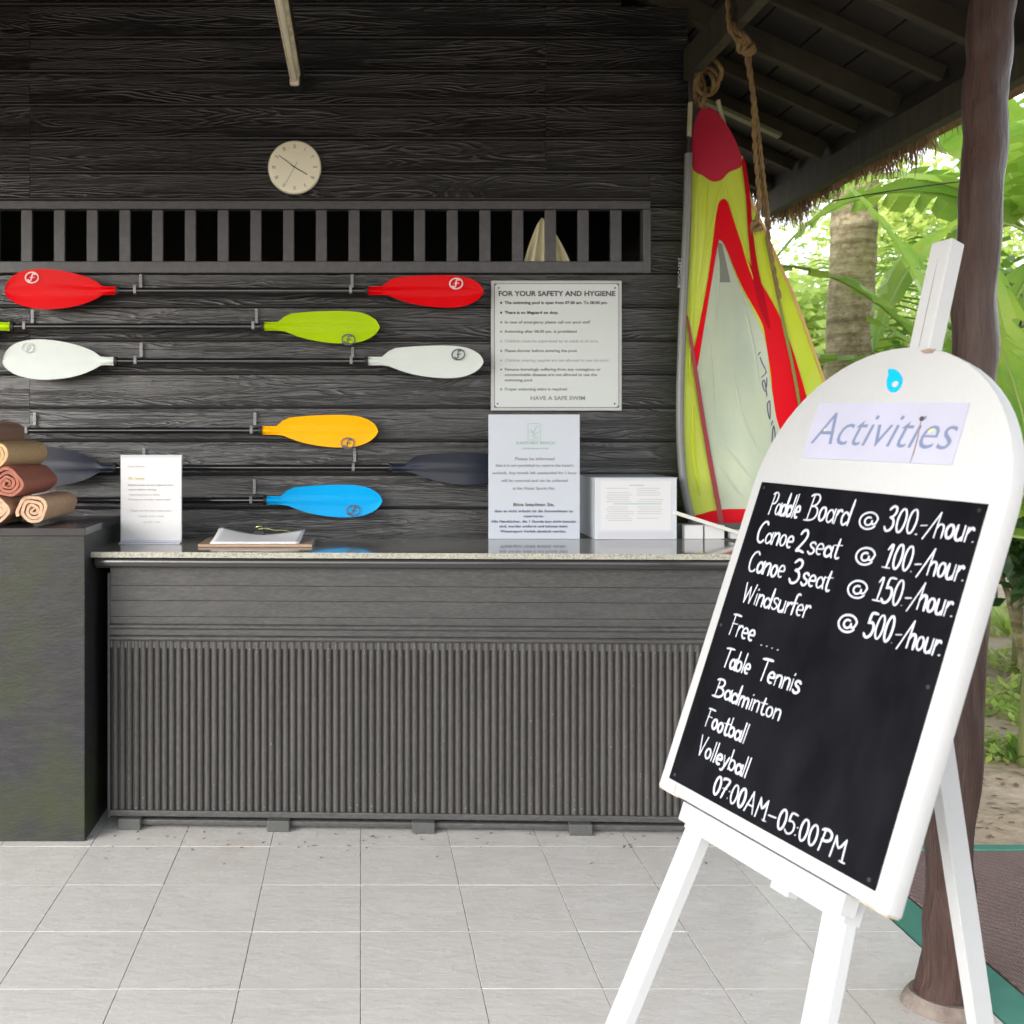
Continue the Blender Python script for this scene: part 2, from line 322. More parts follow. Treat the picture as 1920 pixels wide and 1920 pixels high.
def arc(cx, cy, rx, ry, a0, a1, n=9): return [(cx+rx*math.cos(R(a0+(a1-a0)*i/(n-1))), cy+ry*math.sin(R(a0+(a1-a0)*i/(n-1)))) for i in range(n)]
X = .56
GL = {  # hand-lettered strokes on a unit cap height, (advance, strokes)
 'a': (.44, [arc(.19, .25, .15, .24, 30, 330, 11), [(.38, .54), (.37, .2), (.42, 0)]]),
 'b': (.44, [[(.06, 1), (.05, 0)], arc(.21, .26, .16, .26, 150, -150, 11)]),
 'd': (.48, [arc(.19, .25, .15, .25, 35, 325, 11), [(.42, 1.02), (.39, .4), (.39, 0)]]),
 'e': (.42, [[(.05, .26), (.36, .29)]+arc(.205, .27, .16, .26, 5, 300, 11)]),
 'f': (.30, [[(.3, .98), (.2, 1.0), (.13, .88), (.12, .5), (.11, -.02)], [(.0, .54), (.27, .56)]]),
 'h': (.44, [[(.06, 1), (.04, 0)], [(.05, .36), (.14, .52), (.27, .54), (.35, .42), (.36, 0)]]),
 'i': (.17, [[(.08, .52), (.07, 0)], [(.08, .74), (.09, .77)]]),
 'l': (.17, [[(.1, 1.02), (.07, 0)]]),
 'm': (.62, [[(.05, .52), (.05, 0)], [(.05, .36), (.14, .52), (.25, .5), (.28, .36), (.28, 0)], [(.28, .36), (.38, .52), (.49, .5), (.53, .36), (.53, 0)]]),
 'n': (.43, [[(.05, .54), (.05, 0)], [(.05, .34), (.15, .52), (.28, .53), (.35, .4), (.35, 0)]]),
 'o': (.42, [arc(.2, .27, .15, .26, 90, 450, 13)]),
 'r': (.32, [[(.06, .54), (.05, 0)], [(.055, .32), (.14, .5), (.24, .55), (.3, .48)]]),
 's': (.38, [[(.33, .46), (.25, .54), (.12, .52), (.07, .42), (.14, .31), (.27, .25), (.33, .13), (.25, .01), (.13, -.01), (.03, .08)]]),
 't': (.36, [[(.18, .86), (.15, .4), (.16, .08), (.24, -.02), (.34, .03)], [(.0, .56), (.34, .6)]]),
 'u': (.44, [[(.06, .54), (.05, .18), (.12, .01), (.24, 0), (.34, .12)], [(.36, .54), (.36, 0)]]),
 'y': (.40, [[(.04, .54), (.17, .06)], [(.34, .54), (.2, .06), (.1, -.2), (-.01, -.2)]]),
 'A': (.60, [[(.02, 0), (.27, 1)], [(.27, 1), (.5, 0)], [(.1, .34), (.42, .34)]]),
 'B': (.62, [[(.14, .98), (.1, 0)], [(.0, .93), (.12, 1), (.35, 1), (.46, .86), (.42, .68), (.28, .56), (.14, .53)], [(.28, .56), (.48, .46), (.54, .26), (.44, .08), (.25, 0), (-.04, -.02)]]),
 'C': (.56, [[(.5, .86), (.42, .97), (.28, .98), (.13, .82), (.05, .5), (.1, .16), (.24, .01), (.4, .03), (.48, .14)]]),
 'F': (.46, [[(.12, .96), (.08, 0)], [(.0, .98), (.2, 1), (.46, .98)], [(.1, .55), (.36, .56)]]),
 'M': (.72, [[(.08, 0), (.12, .96)], [(.12, .96), (.32, .5), (.55, .98)], [(.55, .98), (.6, 0)], [(.52, 0), (.72, 0)]]),
 'P': (.50, [[(.13, .98), (.06, 0)], [(.0, .92), (.12, 1), (.32, 1), (.43, .84), (.4, .62), (.25, .5), (.08, .5)]]),
 'T': (.50, [[(.27, .98), (.22, 0)], [(.0, .96), (.25, 1), (.54, 1)]]),
 'V': (.50, [[(.02, 1), (.2, .0)], [(.2, 0), (.42, 1.02)]]),
 'W': (.76, [[(.02, 1), (.16, 0)], [(.16, 0), (.34, .84)], [(.34, .84), (.48, 0)], [(.48, 0), (.66, 1.02)]]),
 '0': (.50, [arc(.23, .49, .18, .49, 90, 450, 17)]),
 '1': (.42, [[(.06, .76), (.24, .98), (.2, 0)], [(.02, 0), (.38, 0)]]),
 '2': (.50, [[(.06, .78), (.14, .95), (.3, .97), (.4, .8), (.35, .56), (.18, .26), (.04, .02), (.2, .06), (.44, .0)]]),
 '3': (.50, [[(.06, .84), (.18, .98), (.34, .94), (.38, .76), (.28, .58), (.16, .53), (.32, .47), (.4, .26), (.32, .04), (.14, -.02), (.02, .12)]]),
 '5': (.52, [[(.46, .98), (.14, .96), (.1, .56)], [(.1, .56), (.28, .6), (.42, .46), (.42, .2), (.3, .02), (.13, -.02), (.0, .1)]]),
 '7': (.48, [[(.02, .9), (.04, .98), (.42, .98), (.26, .5), (.16, 0)], [(.12, .48), (.36, .52)]]),
 '@': (.72, [arc(.36, .4, .12, .16, 60, 380, 11)+[(.5, .3), (.6, .34), (.64, .5)]+arc(.36, .42, .3, .34, 10, 330, 15)]),
 '/': (.36, [[(-.06, -.12), (.42, 1.0)]]),
 '.': (.16, [[(.07, .02), (.075, .022)]]), ':': (.2, [[(.08, .1), (.085, .105)], [(.09, .46), (.095, .465)]]),
 '-': (.3, [[(.02, .36), (.26, .4)]]), ' ': (.34, []),
 "'": (.2, [[(.1, 1), (.06, .8)]]),
}
def write(mb, s, x0, x1, y, h, wst=.0030, z=.0006, jit=.02, rh=.0014):
    tot = sum(GL[c][0] for c in s); k = (x1-x0)/tot; x = x0
    for c in s:
        adv, strokes = GL[c]; dy = random.uniform(-jit, jit)*h; hs = 1+random.uniform(-.04, .04)
        for st in strokes:
            pts = [(x+(px+.12*py*h/k*.18)*k, y+dy+py*h*hs) for px, py in st]
            pts = [Vector((a, b, z+random.uniform(0, .0002))) for a, b in pts]
            if len(pts) > 2: pts = smoothpts(pts, 3)
            ribbon(mb, pts, wst*random.uniform(.36, .60), rh)
        x += adv*k

# ================================================================== THE SETTING
g = MB(); g.add([(-300, -300, -.03), (300, -300, -.03), (300, 300, -.03), (-300, 300, -.03)], [(0, 1, 2, 3)])
g.build('ground', M_sand, kind='structure')
T = .338; Y0 = 3.954; XE = 5*T
flo = boxo('terrace_floor', (-4*T*2, -1.0, -.12), (XE, 7.0, -.006), M_groutd, kind='structure')
mb = MB(); gx, gy = .0020, .0026
mb.box((-T/2+gx/2, -T/2+gy/2, -.004), (T/2-gx/2, T/2-gy/2, .0)); 
tile0 = mb.build('floor_tile', M_tile, flo, local=True, bevel=.0009, seg=1)
first = True
for i in range(-6, 5):
    for j in range(-7, 3):
        loc = (i*T+T/2, Y0+j*T+T/2, random.uniform(-.0004, .0004))
        o = tile0 if first else inst(tile0, 'floor_tile', flo); first = False
        o.location = loc; o.rotation_euler = (random.uniform(-.0012, .0012), random.uniform(-.0012, .0012), random.choice((0, math.pi)))
for j in range(-6, 3):
    boxo('grout_line', (-6*T, Y0+j*T-gy/2+.0004, -.0058), (XE, Y0+j*T+gy/2-.0004, .0), M_groutl, flo)
boxo('path_border', (XE+.006, -1.0, -.1), (XE+.142, 3.915, -.002), M_green, kind='structure', bevel=.004)
boxo('path_border', (XE+.148, 3.915, -.1), (6.5, 3.965, .004), M_green, kind='structure', bevel=.004)
boxo('path', (XE+.15, -1.0, -.1), (6.5, 3.905, .002), M_mat, kind='structure')

# ================================================================== THE HUT WALL
YW = 4.98
hut = empty('hut_wall', (0, YW, 0), label='dark embossed plank wall of the hut behind the counter, with a barred opening', cat='wall')
PZ, PH, XRg = 1.507, .1581, -.4
J1, J2 = P(57, 0, YW).x, P(1023, 0, YW).x
WX1 = 1.541; WR = P(1217, 0, YW).x
def roof_z(x): return 3.29-.46*(abs(x+.4)-1.795)
def plank(x0, x1, z0, z1):
    k = 6; prof = [(0.003, .002), (0.003, -.015), (.0055, -.0205), (.010, -.0215), (.015, -.0185), (.019, -.0165), (z1-z0-.001, -.004), (z1-z0-.001, .002)]
    m = MB(); n = len(prof); vs_ = [(x, YW+dy, z0+dz) for x in (x0, x1) for dz, dy in prof]
    m.add(vs_, [tuple(range(n)), tuple(range(2*n-1, n-1, -1))]+[(i, (i+1) % n, n+(i+1) % n, n+i) for i in range(n)])
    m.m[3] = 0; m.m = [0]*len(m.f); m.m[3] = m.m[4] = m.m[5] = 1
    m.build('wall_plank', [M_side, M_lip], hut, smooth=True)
WT, WB = 2.642, 2.301
for k in range(-11, 17):
    z0 = PZ+k*PH; z1 = z0+PH
    xr = min(WX1, 1.504-(z0-3.4256)/.46+.02); xl = -2.9 if z0 < 3.1 else max(-2.9, -.8-xr)
    if z1 < .03: continue
    if k in (5, 6, 7):
        za = z0
        plank(WR+.002, xr, z0, z1)
        if k == 7:
            plank(xl, J1-.001, WT+.002, z1); plank(J1+.001, WR, WT+.002, z1)
        continue
    cuts = [xl, J1, J2, xr] if xl < J1 else [xl, J2, xr]
    if z0 < 0: z0 = 0.0
    for a, b in zip(cuts, cuts[1:]):
        if b-a > .05: plank(a+.0007, b-.0007, z0, z1)
boxo('corner_post', (WX1+.001, YW-.03, 0), (WX1+.07, YW+.05, 3.38), M_dark, hut, bevel=.004)
boxo('side_wall', (WX1+.001, YW+.052, 0), (WX1+.05, 6.6, 3.3), M_dark, hut)
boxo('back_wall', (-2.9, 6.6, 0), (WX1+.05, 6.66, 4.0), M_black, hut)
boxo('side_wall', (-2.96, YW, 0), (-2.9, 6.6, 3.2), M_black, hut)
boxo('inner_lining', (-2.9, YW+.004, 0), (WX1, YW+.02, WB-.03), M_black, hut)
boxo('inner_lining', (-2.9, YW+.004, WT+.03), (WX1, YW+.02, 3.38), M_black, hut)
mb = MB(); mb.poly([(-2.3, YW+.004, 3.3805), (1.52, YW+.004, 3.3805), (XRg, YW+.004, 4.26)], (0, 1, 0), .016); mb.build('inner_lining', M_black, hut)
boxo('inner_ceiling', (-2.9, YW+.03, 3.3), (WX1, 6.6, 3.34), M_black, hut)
wf = MB(); XL = -2.7
wf.box((XL, YW-.032, WT-.040), (WR, YW+.03, WT)); wf.box((XL, YW-.036, WB), (WR-.036, YW+.03, WB+.055))
wf.box((WR-.036, YW-.034, WB-.0008), (WR+.001, YW+.028, WT-.041)); wf.box((XL-.04, YW-.032, WB), (XL-.001, YW+.03, WT))
win = wf.build('window_frame', M_frame, hut, bevel=.004)
mb = MB(); bw = 20.5*YW/F
mb.box((-bw/2, -.012, WB+.0555), (bw/2, .012, WT-.041)); bar0 = mb.build('window_bar', M_frame, win, local=True, bevel=.002, seg=1)
for i, k in enumerate(range(-6, 19)):
    o = bar0 if i == 0 else inst(bar0, 'window_bar', win)
    o.location = (P(51.5+61.25*k, 0, YW).x, -.002, 0)
# cloth hanging inside
mb = MB(); n = 24; rows = 14; vs_ = []
for r_ in range(rows+1):
    t = r_/rows; wd = .02+.32*t**.75; cxp = P(1018+14*t, 0, 5.04).x
    for i in range(n+1):
        s_ = i/n; vs_.append((cxp+(s_-.5)*wd+.006*math.sin(9*s_+2), 5.035+.018*math.sin(s_*17+t*2)*min(1, t*2+.2)+.02*(s_-.5), 2.575-.36*t+.012*math.sin(s_*9)*t))
mb.add(vs_, [(r_*(n+1)+i, r_*(n+1)+i+1, (r_+1)*(n+1)+i+1, (r_+1)*(n+1)+i) for r_ in range(rows) for i in range(n)])
cl = mb.build('hanging_cloth', mat('cream_cloth', (.88, .85, .6), .9, bump=(90, .001), trans=.2), smooth=2, label='cream cloth hanging in folds behind the window bars', cat='cloth')
cl.modifiers.new('thick', 'SOLIDIFY').thickness = .003

# ================================================================== ROOF
EX, EZ = 2.604, 2.92; RY0, RY1 = -.45, 6.7; XR = -.4
rf = empty('thatched_roof', (XR, 4, 4.1), label='dark timber veranda roof with a ragged thatch fringe along its eave', cat='roof')
def rz(x): return 3.055-.46*(abs(x-XR)-(EX-.06-XR))      # underside of the rafters
RZ = rz(XR)
EXL = 2*XR-EX
for x0, x1 in ((EX-.06, EX), (EXL, EXL+.06)):
    boxo('eave_beam', (x0, RY0, EZ), (x1, RY1, EZ+.135), M_roofwood, rf, bevel=.004)
boxo('soffit_board', (EX-.025, RY0, EZ+.1355), (EX-.003, RY1, EZ+.245), M_board, rf)
ys = [6.62-.40*i for i in range(18)]
for i, y in enumerate(ys):
    for sgn in (1, -1):
        m = MB(); xe = EX-.05 if sgn > 0 else EXL+.05
        hh = .10 if i % 2 == 0 else .065; wd = .05 if i % 2 == 0 else .035
        m.bar((XR+sgn*.001, y, RZ+.05+.055-hh/2), (xe, y, rz(EX-.05)+.05+.055-hh/2), wd, hh, (0, 0, 1)); m.build('rafter', M_roofwood, rf, bevel=.003, seg=1)
L = math.hypot(EX+.1-XR, .46*(EX+.1-XR)); nb = 15
for sgn in (1, -1):
    for i in range(nb):
        a, b = i/nb, (i+1)/nb-.003; xa, xb = XR+sgn*(EX+.1-XR)*a, XR+sgn*(EX+.1-XR)*b
        za, zb = RZ-.46*abs(xa-XR)+.108, RZ-.46*abs(xb-XR)+.108
        m = MB(); m.add([(xa, RY0, za), (xb, RY0, zb), (xb, RY1, zb), (xa, RY1, za), (xa, RY0, za+.02), (xb, RY0, zb+.02), (xb, RY1, zb+.02), (xa, RY1, za+.02)],
              [(0, 3, 2, 1), (4, 5, 6, 7), (0, 1, 5, 4), (1, 2, 6, 5), (2, 3, 7, 6), (3, 0, 4, 7)])
        m.build('roof_board', M_board, rf)
    xa, xb = XR, XR+sgn*(EX+.28-XR); za, zb = RZ+.132, RZ+.132-.46*(EX+.28-XR)
    m = MB(); m.add([(xa, RY0-.15, za), (xb, RY0-.15, zb), (xb, RY1+.15, zb), (xa, RY1+.15, za), (xa, RY0-.15, za+.16), (xb, RY0-.15, zb+.16), (xb, RY1+.15, zb+.16), (xa, RY1+.15, za+.16)],
          [(0, 3, 2, 1), (4, 5, 6, 7), (0, 1, 5, 4), (1, 2, 6, 5), (2, 3, 7, 6), (3, 0, 4, 7)])
    m.build('thatch_layer', M_thatch, rf)
def blades(m, p, n, ln, spread, wd=.004):
    for _ in range(n):
        b = Vector(p)+Vector((random.uniform(-.03, .03), random.uniform(-.05, .05), random.uniform(0, .04)))
        l_ = ln*random.uniform(.35, 1.15); dx = Vector((random.uniform(-spread, spread), random.uniform(-spread, spread), -1)).normalized()
        q = b+dx*l_*.6+Vector((random.uniform(-.02, .02), random.uniform(-.02, .02), 0)); e = q+(dx+Vector((random.uniform(-.4, .4), random.uniform(-.4, .4), -.3))).normalized()*l_*.4
        s_ = Vector((random.uniform(-1, 1), random.uniform(-1, 1), 0)).normalized()*wd
        m.add([b-s_, b+s_, q+s_*.8, q-s_*.8, e], [(0, 1, 2, 3), (3, 2, 4)])
m = MB()
y = RY1+.15
while y > 1.2:
    den = (.42 if y > 4.95 else .08)+.75*noise.noise(Vector((y*3.1, 0, 0)))+.35*noise.noise(Vector((y*11, 4, 0)))
    blades(m, (EX+.03+random.uniform(0, .16), y, EZ+.10), int((8 if y > 4.95 else 2)+30*max(0, den)), .07+.19*max(0, den), .35, .0035)
    y -= .022
x = XR+1.2
while x < EX+.25:
    blades(m, (x, RY1+.1, RZ+.13-.46*(x-XR)), 30, .25, .3, .004); x += .02
m.build('thatch_fringe', M_thatch, rf, kind='stuff')
for i in range(11):
    z0 = 2.93+i*.152; xr_ = min(EX+.02, XR+(RZ+.09-z0-.15)/.46)
    if xr_-XR < .1: break
    boxo('light_block_board', (2*XR-xr_, RY0-.03, z0), (xr_, RY0-.004, z0+.148), M_board, rf)  # unseen boards behind the camera, added to keep light off the upper wall
bm_ = boxo('tie_beam', (1.507, RY0, 3.194), (1.555, 4.92, 3.334), M_roofwood, rf, bevel=.003)
boxo('tie_beam', (-.309, RY0, 3.146), (-.270, 4.955, 3.24), M_black, rf)
for yy in (1.0, 2.6): boxo('cross_tie', (-2.9, yy, 3.338), (2.0, yy+.07, 3.40), M_board, rf)
# batten on a far rafter, colour lightened to paint in a lit strip
m = MB(); m.bar((1.75, 5.73, rz(1.75)-.012), (2.28, 5.73, rz(2.28)-.012), .05, .02); m.build('batten', mat('lit_batten', (.20, .22, .12), .6), rf)

# tube lamp
lx, lz = -.289, 3.097
lm = empty('tube_lamp', (lx, 3.9, 3.145), label='unlit cream fluorescent tube lamp on the ceiling above the clock', cat='lamp')
M_cream = mat('lamp_cream', (.88, .86, .66), .45, var=(20, .6, (.36, .34, .22), (1, 1, 1)))
mb = MB(); mb.box((lx-.024, 3.1, 3.113), (lx+.024, 4.635, 3.143)); mb.build('housing', M_cream, lm, bevel=.006)
mb = MB(); mb.tube([(lx, 3.14, lz-.004), (lx, 4.60, lz-.004)], .014, 12); mb.build('tube', mat('tube_glass', (.9, .88, .7), .25), lm, smooth=True)
for yy in (3.13, 4.60):
    mb = MB(); mb.box((lx-.021, yy, lz-.025), (lx+.021, yy+.033, 3.112)); mb.build('tube_holder', M_cream, lm, bevel=.009, seg=3)

# ================================================================== COUNTER
ang = R(-1.9); c0 = Vector((-.985, 4.15, 0)); Mc = Matrix.Translation(c0) @ Matrix.Rotation(ang, 4, 'Z')
ct = empty('service_counter', mtx=Mc, label='dark painted counter with ribbed front panel and granite top', cat='counter')
CL = 2.52
def cb(name, a, b, m, bevel=0, **k):
    mb = MB(); mb.box(a, b); return mb.build(name, m, ct, local=True, bevel=bevel, **k)
cb('body', (.004, .012, .075), (CL, .44, 1.0), M_counter)
zf = [1.021, .951, .892, .829, .80]
for i in range(4):
    cb('front_plank', (.0, 0, zf[i+1]+.0006), (CL+.002, .0115, zf[i]-.0006), M_counter, .0008)
def mould(z, r_, y=0, nm='moulding', sc_=1):
    mb = MB(); pts = [(0, y-r_*math.cos(a)*sc_, z+r_*math.sin(a)) for a in [R(-90+180*i/8) for i in range(9)]]
    v = [(x, p[1], p[2]) for x in (0, CL) for p in pts]; v0 = len(pts)
    mb.add(v, [tuple(range(v0)), tuple(range(2*v0-1, v0-1, -1))]+[(i, (i+1) % v0, v0+(i+1) % v0, v0+i) for i in range(v0)])
    return mb.build(nm, M_counter, ct, local=True, smooth=True)
mould(.79, .011, -.001); mould(.744, .011, -.001)
cb('rail', (0, .001, .7565), (CL, .011, .7785), M_counter)
cb('rail', (0, .004, .704), (CL, .011, .7325), M_counter)
mb = MB(); n = 8; rr = .0122; v = []
for z in (.062, .735):
    for i in range(n+1):
        a = math.pi*i/n; v.append((-math.cos(a)*rr, -math.sin(a)*rr*.9, z))
mb.add(v, [(i, i+1, n+2+i, n+1+i) for i in range(n)]+[tuple(range(n, -1, -1)), tuple(range(n+1, 2*n+2))])
rib0 = mb.build('rib', M_rib, ct, local=True, smooth=True)
k = 0; x = .018
while x < CL-.01:
    o = rib0 if k == 0 else inst(rib0, 'rib', ct)
    o.location = (x, .0105, 0); x += .0281; k += 1
cb('backing', (.002, .0108, .06), (CL-.002, .0119, .735), mat('rib_groove', (.016, .015, .015), .6))
cb('rail', (-.004, -.008, .045), (CL, .011, .069), M_counter, .004)
cb('rail', (.05, -.012, .012), (CL, .02, .036), M_counter, .007)
cb('corner_stile', (-.012, .0, .03), (-.001, .43, 1.0), M_counter, .003)
# granite top follows the counter front and meets the wall
tm = MB(); tm.box((-.055, -.058, 1.026), (CL+.03, -.02, 1.0675)); tm.build('edge_moulding', mat('moulding_gloss', (.03, .03, .032), .16, spec=.8, bump=(12, .001)), ct, local=True, bevel=.016, seg=4, smooth=True)
cb('under_shelf', (-.05, -.019, 1.022), (CL+.02, .42, 1.066), M_dark)
Mi = Mc.inverted()
def gp(x, y, z): return Mi @ Vector((x, y, z))
fl = Mc @ Vector((-.058, -.07, 0)); fr = Mc @ Vector((CL+.03, -.07, 0))
gm = MB(); v = []
for z in (1.0685, 1.090):
    v += [gp(fl.x, fl.y, z), gp(fr.x, fr.y, z), gp(fr.x, 4.597, z), gp(fl.x, 4.597, z)]
gm.add(v, [(0, 3, 2, 1), (0, 1, 5, 4), (1, 2, 6, 5), (2, 3, 7, 6), (3, 0, 4, 7)]); gm.mi = 1; gm.add(v[4:], [(0, 1, 2, 3)])
gt = gm.build('granite_top', [M_granedge, M_gran], ct, local=True)
bm = bmesh.new(); bm.from_mesh(gt.data); bmesh.ops.remove_doubles(bm, verts=bm.verts, dist=1e-5); bm.to_mesh(gt.data); bm.free()
for px in (241, 522, 794, 1086):
    X_ = (px-CX)*4.10/F; p = Mi @ Vector((X_, 4.11, 0))
    cb('foot_block', (p.x-.044, -.035+.0, .0005), (p.x+.044, .04, .0445), mat('foot_%d' % px, (.06, .062, .06), .7, bump=(30, .004)) if px == 241 else bpy.data.materials['foot_241'], .004)

random.seed(23); mb = MB()
for _ in range(150):
    x_ = .018+.0281*random.randrange(0, 88); z_ = random.choice((random.uniform(.08, .72), random.gauss(.70, .02), random.gauss(.10, .02))); z_ = min(.73, max(.075, z_)); a_, b_ = random.uniform(.0008, .0020), random.uniform(.001, .0045)
    y_ = .0105-.0111; mb.add([(x_-a_, y_, z_), (x_, y_, z_-b_), (x_+a_, y_, z_), (x_, y_, z_+b_), (x_, y_-.0012, z_)], [(0, 1, 4), (1, 2, 4), (2, 3, 4), (3, 0, 4)])
mb.build('paint_specks', mat('specks', (.26, .25, .24), .6), ct, local=True, kind='stuff')
random.seed(17); mb = MB()
for _ in range(70):
    x_ = random.uniform(-1.0, 1.6); y_ = 4.09-abs(random.gauss(0, .12))-.01*x_; l_ = random.uniform(.004, .014); a_ = random.uniform(0, 3.1); d_ = Vector((math.cos(a_)*l_, math.sin(a_)*l_, 0)); s_ = Vector((-d_.y, d_.x, 0))*.35
    p_ = Vector((x_, y_, .0012)); mb.add([p_-d_, p_-s_, p_+d_, p_+s_, p_+Vector((0, 0, .0025))], [(0, 1, 4), (1, 2, 4), (2, 3, 4), (3, 0, 4)])
mb.build('floor_debris', mat('debris', (.12, .09, .06), .9), kind='stuff', label='dry leaf crumbs on the tiles below the counter', cat='debris')
mb = MB(); mb.box((.80, 4.6, 1.03), (2.0, 4.95, 1.0895)); mb.build('rear_shelf', M_dark, ct)
# plinth at the left
pt = empty('plinth', (-2.1, 4.3, 0), label='tall smooth dark plinth with mossy stains holding the towels', cat='plinth')
ts = MB(); ts.box((-3.2, 3.997, 1.1605), (-1.043, 4.598, 1.19)); ts.build('top_slab', mat('slab_dark', (.03, .03, .034), .12, spec=.7, var=(8, .5, (.05, .05, .055), (1, 1, 1))), pt, bevel=.002)
pl = MB(); pl.box((-3.2, 4.0, 0.0005), (-1.046, 4.595, 1.16))
pl.build('body', M_plinth, pt, bevel=.003)

# ================================================================== PADDLES AND HOOKS
YP = 4.867; S = YP/F
def emblem(parent, cx, cz, y, r_, m, tilt=0):
    mb = MB(); M4 = wall_frame((cx, y, cz))
    a = arc(0, 0, r_, r_*.82, 0, 350, 22); pts = [Vector((p[0], p[1], 0)) for p in a]+[Vector((a[0][0], a[0][1], 0))]
    t = MB(); ribbon(t, pts, r_*.1, .0006)
    ribbon(t, smoothpts([Vector(q) for q in ((.5*r_, .45*r_, 0), (.25*r_, .6*r_, 0), (.02*r_, .3*r_, 0), (-.1*r_, -.3*r_, 0), (-.35*r_, -.55*r_, 0), (-.6*r_, -.3*r_, 0))], 4), r_*.1, .0006)
    ribbon(t, [Vector((-.3*r_, .02*r_, 0)), Vector((.1*r_, .05*r_, 0)), Vector((.4*r_, .02*r_, 0))], r_*.08, .0006)
    Rr = Matrix.Rotation(tilt, 4, 'Z'); mb.add([M4 @ (Rr @ Vector(v)) for v in t.v], t.f)
    return mb.build('emblem', m, parent)
def blade(parent, xs, zc, sgn, top, bot, m, rise=.010, emb=None, ry=None):
    """xs: world x where the sleeve begins; top/bot: px outlines against distance from there"""
    n = 26; q = 11
    L_ = top[-1][0]
    def interp(tb, x):
        for (a, b), (c, d) in zip(tb, tb[1:]):
            if x <= c: return b+(d-b)*((x-a)/(c-a) if c > a else 0)
        return tb[-1][1]
    tops = smoothpts([Vector((a, b, 0)) for a, b in top], 6); bots = smoothpts([Vector((a, b, 0)) for a, b in bot], 6)
    tops = [(v.x, v.y) for v in tops]; bots = [(v.x, v.y) for v in bots]
    vs_ = []; fs = []
    xsamp = [L_*(1-(1-i/n)**1.6) for i in range(n+1)]; xsamp[-1] = L_-.3
    cols = []
    for i, xx in enumerate(xsamp):
        a = interp(tops, xx)*S; b = interp(bots, xx)*S; wx = xs+sgn*xx*S
        sl = max(0, 1-xx/34.0); sp = .0135*(sl)+.0055*(1-sl)*(1-.75*xx/L_)
        bow = rise*(xx/L_)**1.5
        fr_, bk = [], []
        for j in range(q):
            t = j/(q-1); z = a+(b-a)*t; e = 1-abs(2*t-1)
            c = .0; dz = z/S
            ridge = math.exp(-((z-.0005)/(.0085))**2)
            if sl > .15:
                rr = .0145; zz = z; dpt = math.sqrt(max(0, rr*rr-min(abs(zz), rr*.999)**2))*min(1, sl*1.6)+.002
            else: dpt = .0018+sp*ridge+.0016*min(1, e*3)
            dish = .006*(abs(2*t-1)**2)*(1-sl)
            fr_.append((wx, YP-dpt-dish+bow, zc-z)); bk.append((wx, YP+.002-dish+bow+(dpt*.7 if sl > .15 else 0), zc-z))
        cols.append((fr_, bk))
    for fr_, bk in cols: vs_ += fr_+bk[::-1]
    K = 2*q
    for i in range(len(cols)-1):
        for j in range(K): fs.append((i*K+j, i*K+(j+1) % K, (i+1)*K+(j+1) % K, (i+1)*K+j))
    fs += [tuple(range(K)), tuple(range(len(cols)*K-1, (len(cols)-1)*K-1, -1))]
    mb = MB(); mb.add(vs_, fs); o = mb.build('blade', m, parent, smooth=True)
    o.data.update()
    if emb:
        ex, ez, er, em, tl = emb
        emblem(o, (ex-CX)*S, CAMH-(ez-CY)*S, YP-.0125+rise*.55, er*S, em, tl)
    return o
TR = [(0, -8), (26, -8), (34, -14), (44, -22), (60, -25), (100, -28), (150, -29), (185, -25), (206, -15), (214, -6), (217, 2)]
BR_ = [(0, 8), (26, 8), (40, 10), (60, 18), (85, 25), (115, 30), (145, 32), (175, 30), (198, 22), (211, 12), (217, 2)]
TL_ = [(0, -8), (24, -8), (38, -18), (60, -27), (90, -35), (125, -40), (155, -40), (182, -34), (200, -21), (208, -6), (209, 2)]
BL_ = [(0, 8), (24, 8), (36, 15), (60, 25), (90, 32), (130, 35), (160, 32), (185, 25), (202, 14), (208, 6), (209, 2)]
def flipv(tb): return [(a, -b) for a, b in tb]
M_eg = mat('emblem_grey', (.09, .1, .12), .5); M_ew = mat('emblem_white', (.75, .6, .6), .5)
def plast(name, c): return mat(name, c, .32, spec=.11, coat=.02, var=(9, .25, tuple(v*.82 for v in c), (1, 1, 1)))
paddles = [
 ('red', 545, 218, 690, (.66, .0, .003), (61, 521, 12, M_ew, .0), (855, 532, 12, M_ew, .1), 0, 0, 'kayak paddle with bright red blades, topmost on the wall'),
 ('lime', 612, 20, 495, (.36, .55, .0), None, (653, 637, 12, M_eg, 0), 0, 0, 'kayak paddle with lime green blade, hanging between the red and the white one'),
 ('white', 677, 214, 690, (.60, .66, .64), (52, 652, 11, mat('emblem_faint', (.55, .6, .6), .5), 0), (859, 665, 12, M_eg, .2), 0, 0, 'kayak paddle with white blades, below the lime green one'),
 ('yellow', 807, -10, 492, (.90, .42, .0), None, (652, 831, 12, M_eg, 0), 0, 0, 'kayak paddle with orange yellow blade, third from the bottom'),
 ('navy', 877, 212, 735, (.010, .014, .028), None, None, 0, 0, 'kayak paddle with dark navy blades, partly behind the towels and paper stand'),
 ('blue', 938, 16, 500, (.0, .36, .80), None, (662, 957, 12, M_eg, 0), 0, 0, 'kayak paddle with sky blue blade, lowest on the wall'),
]
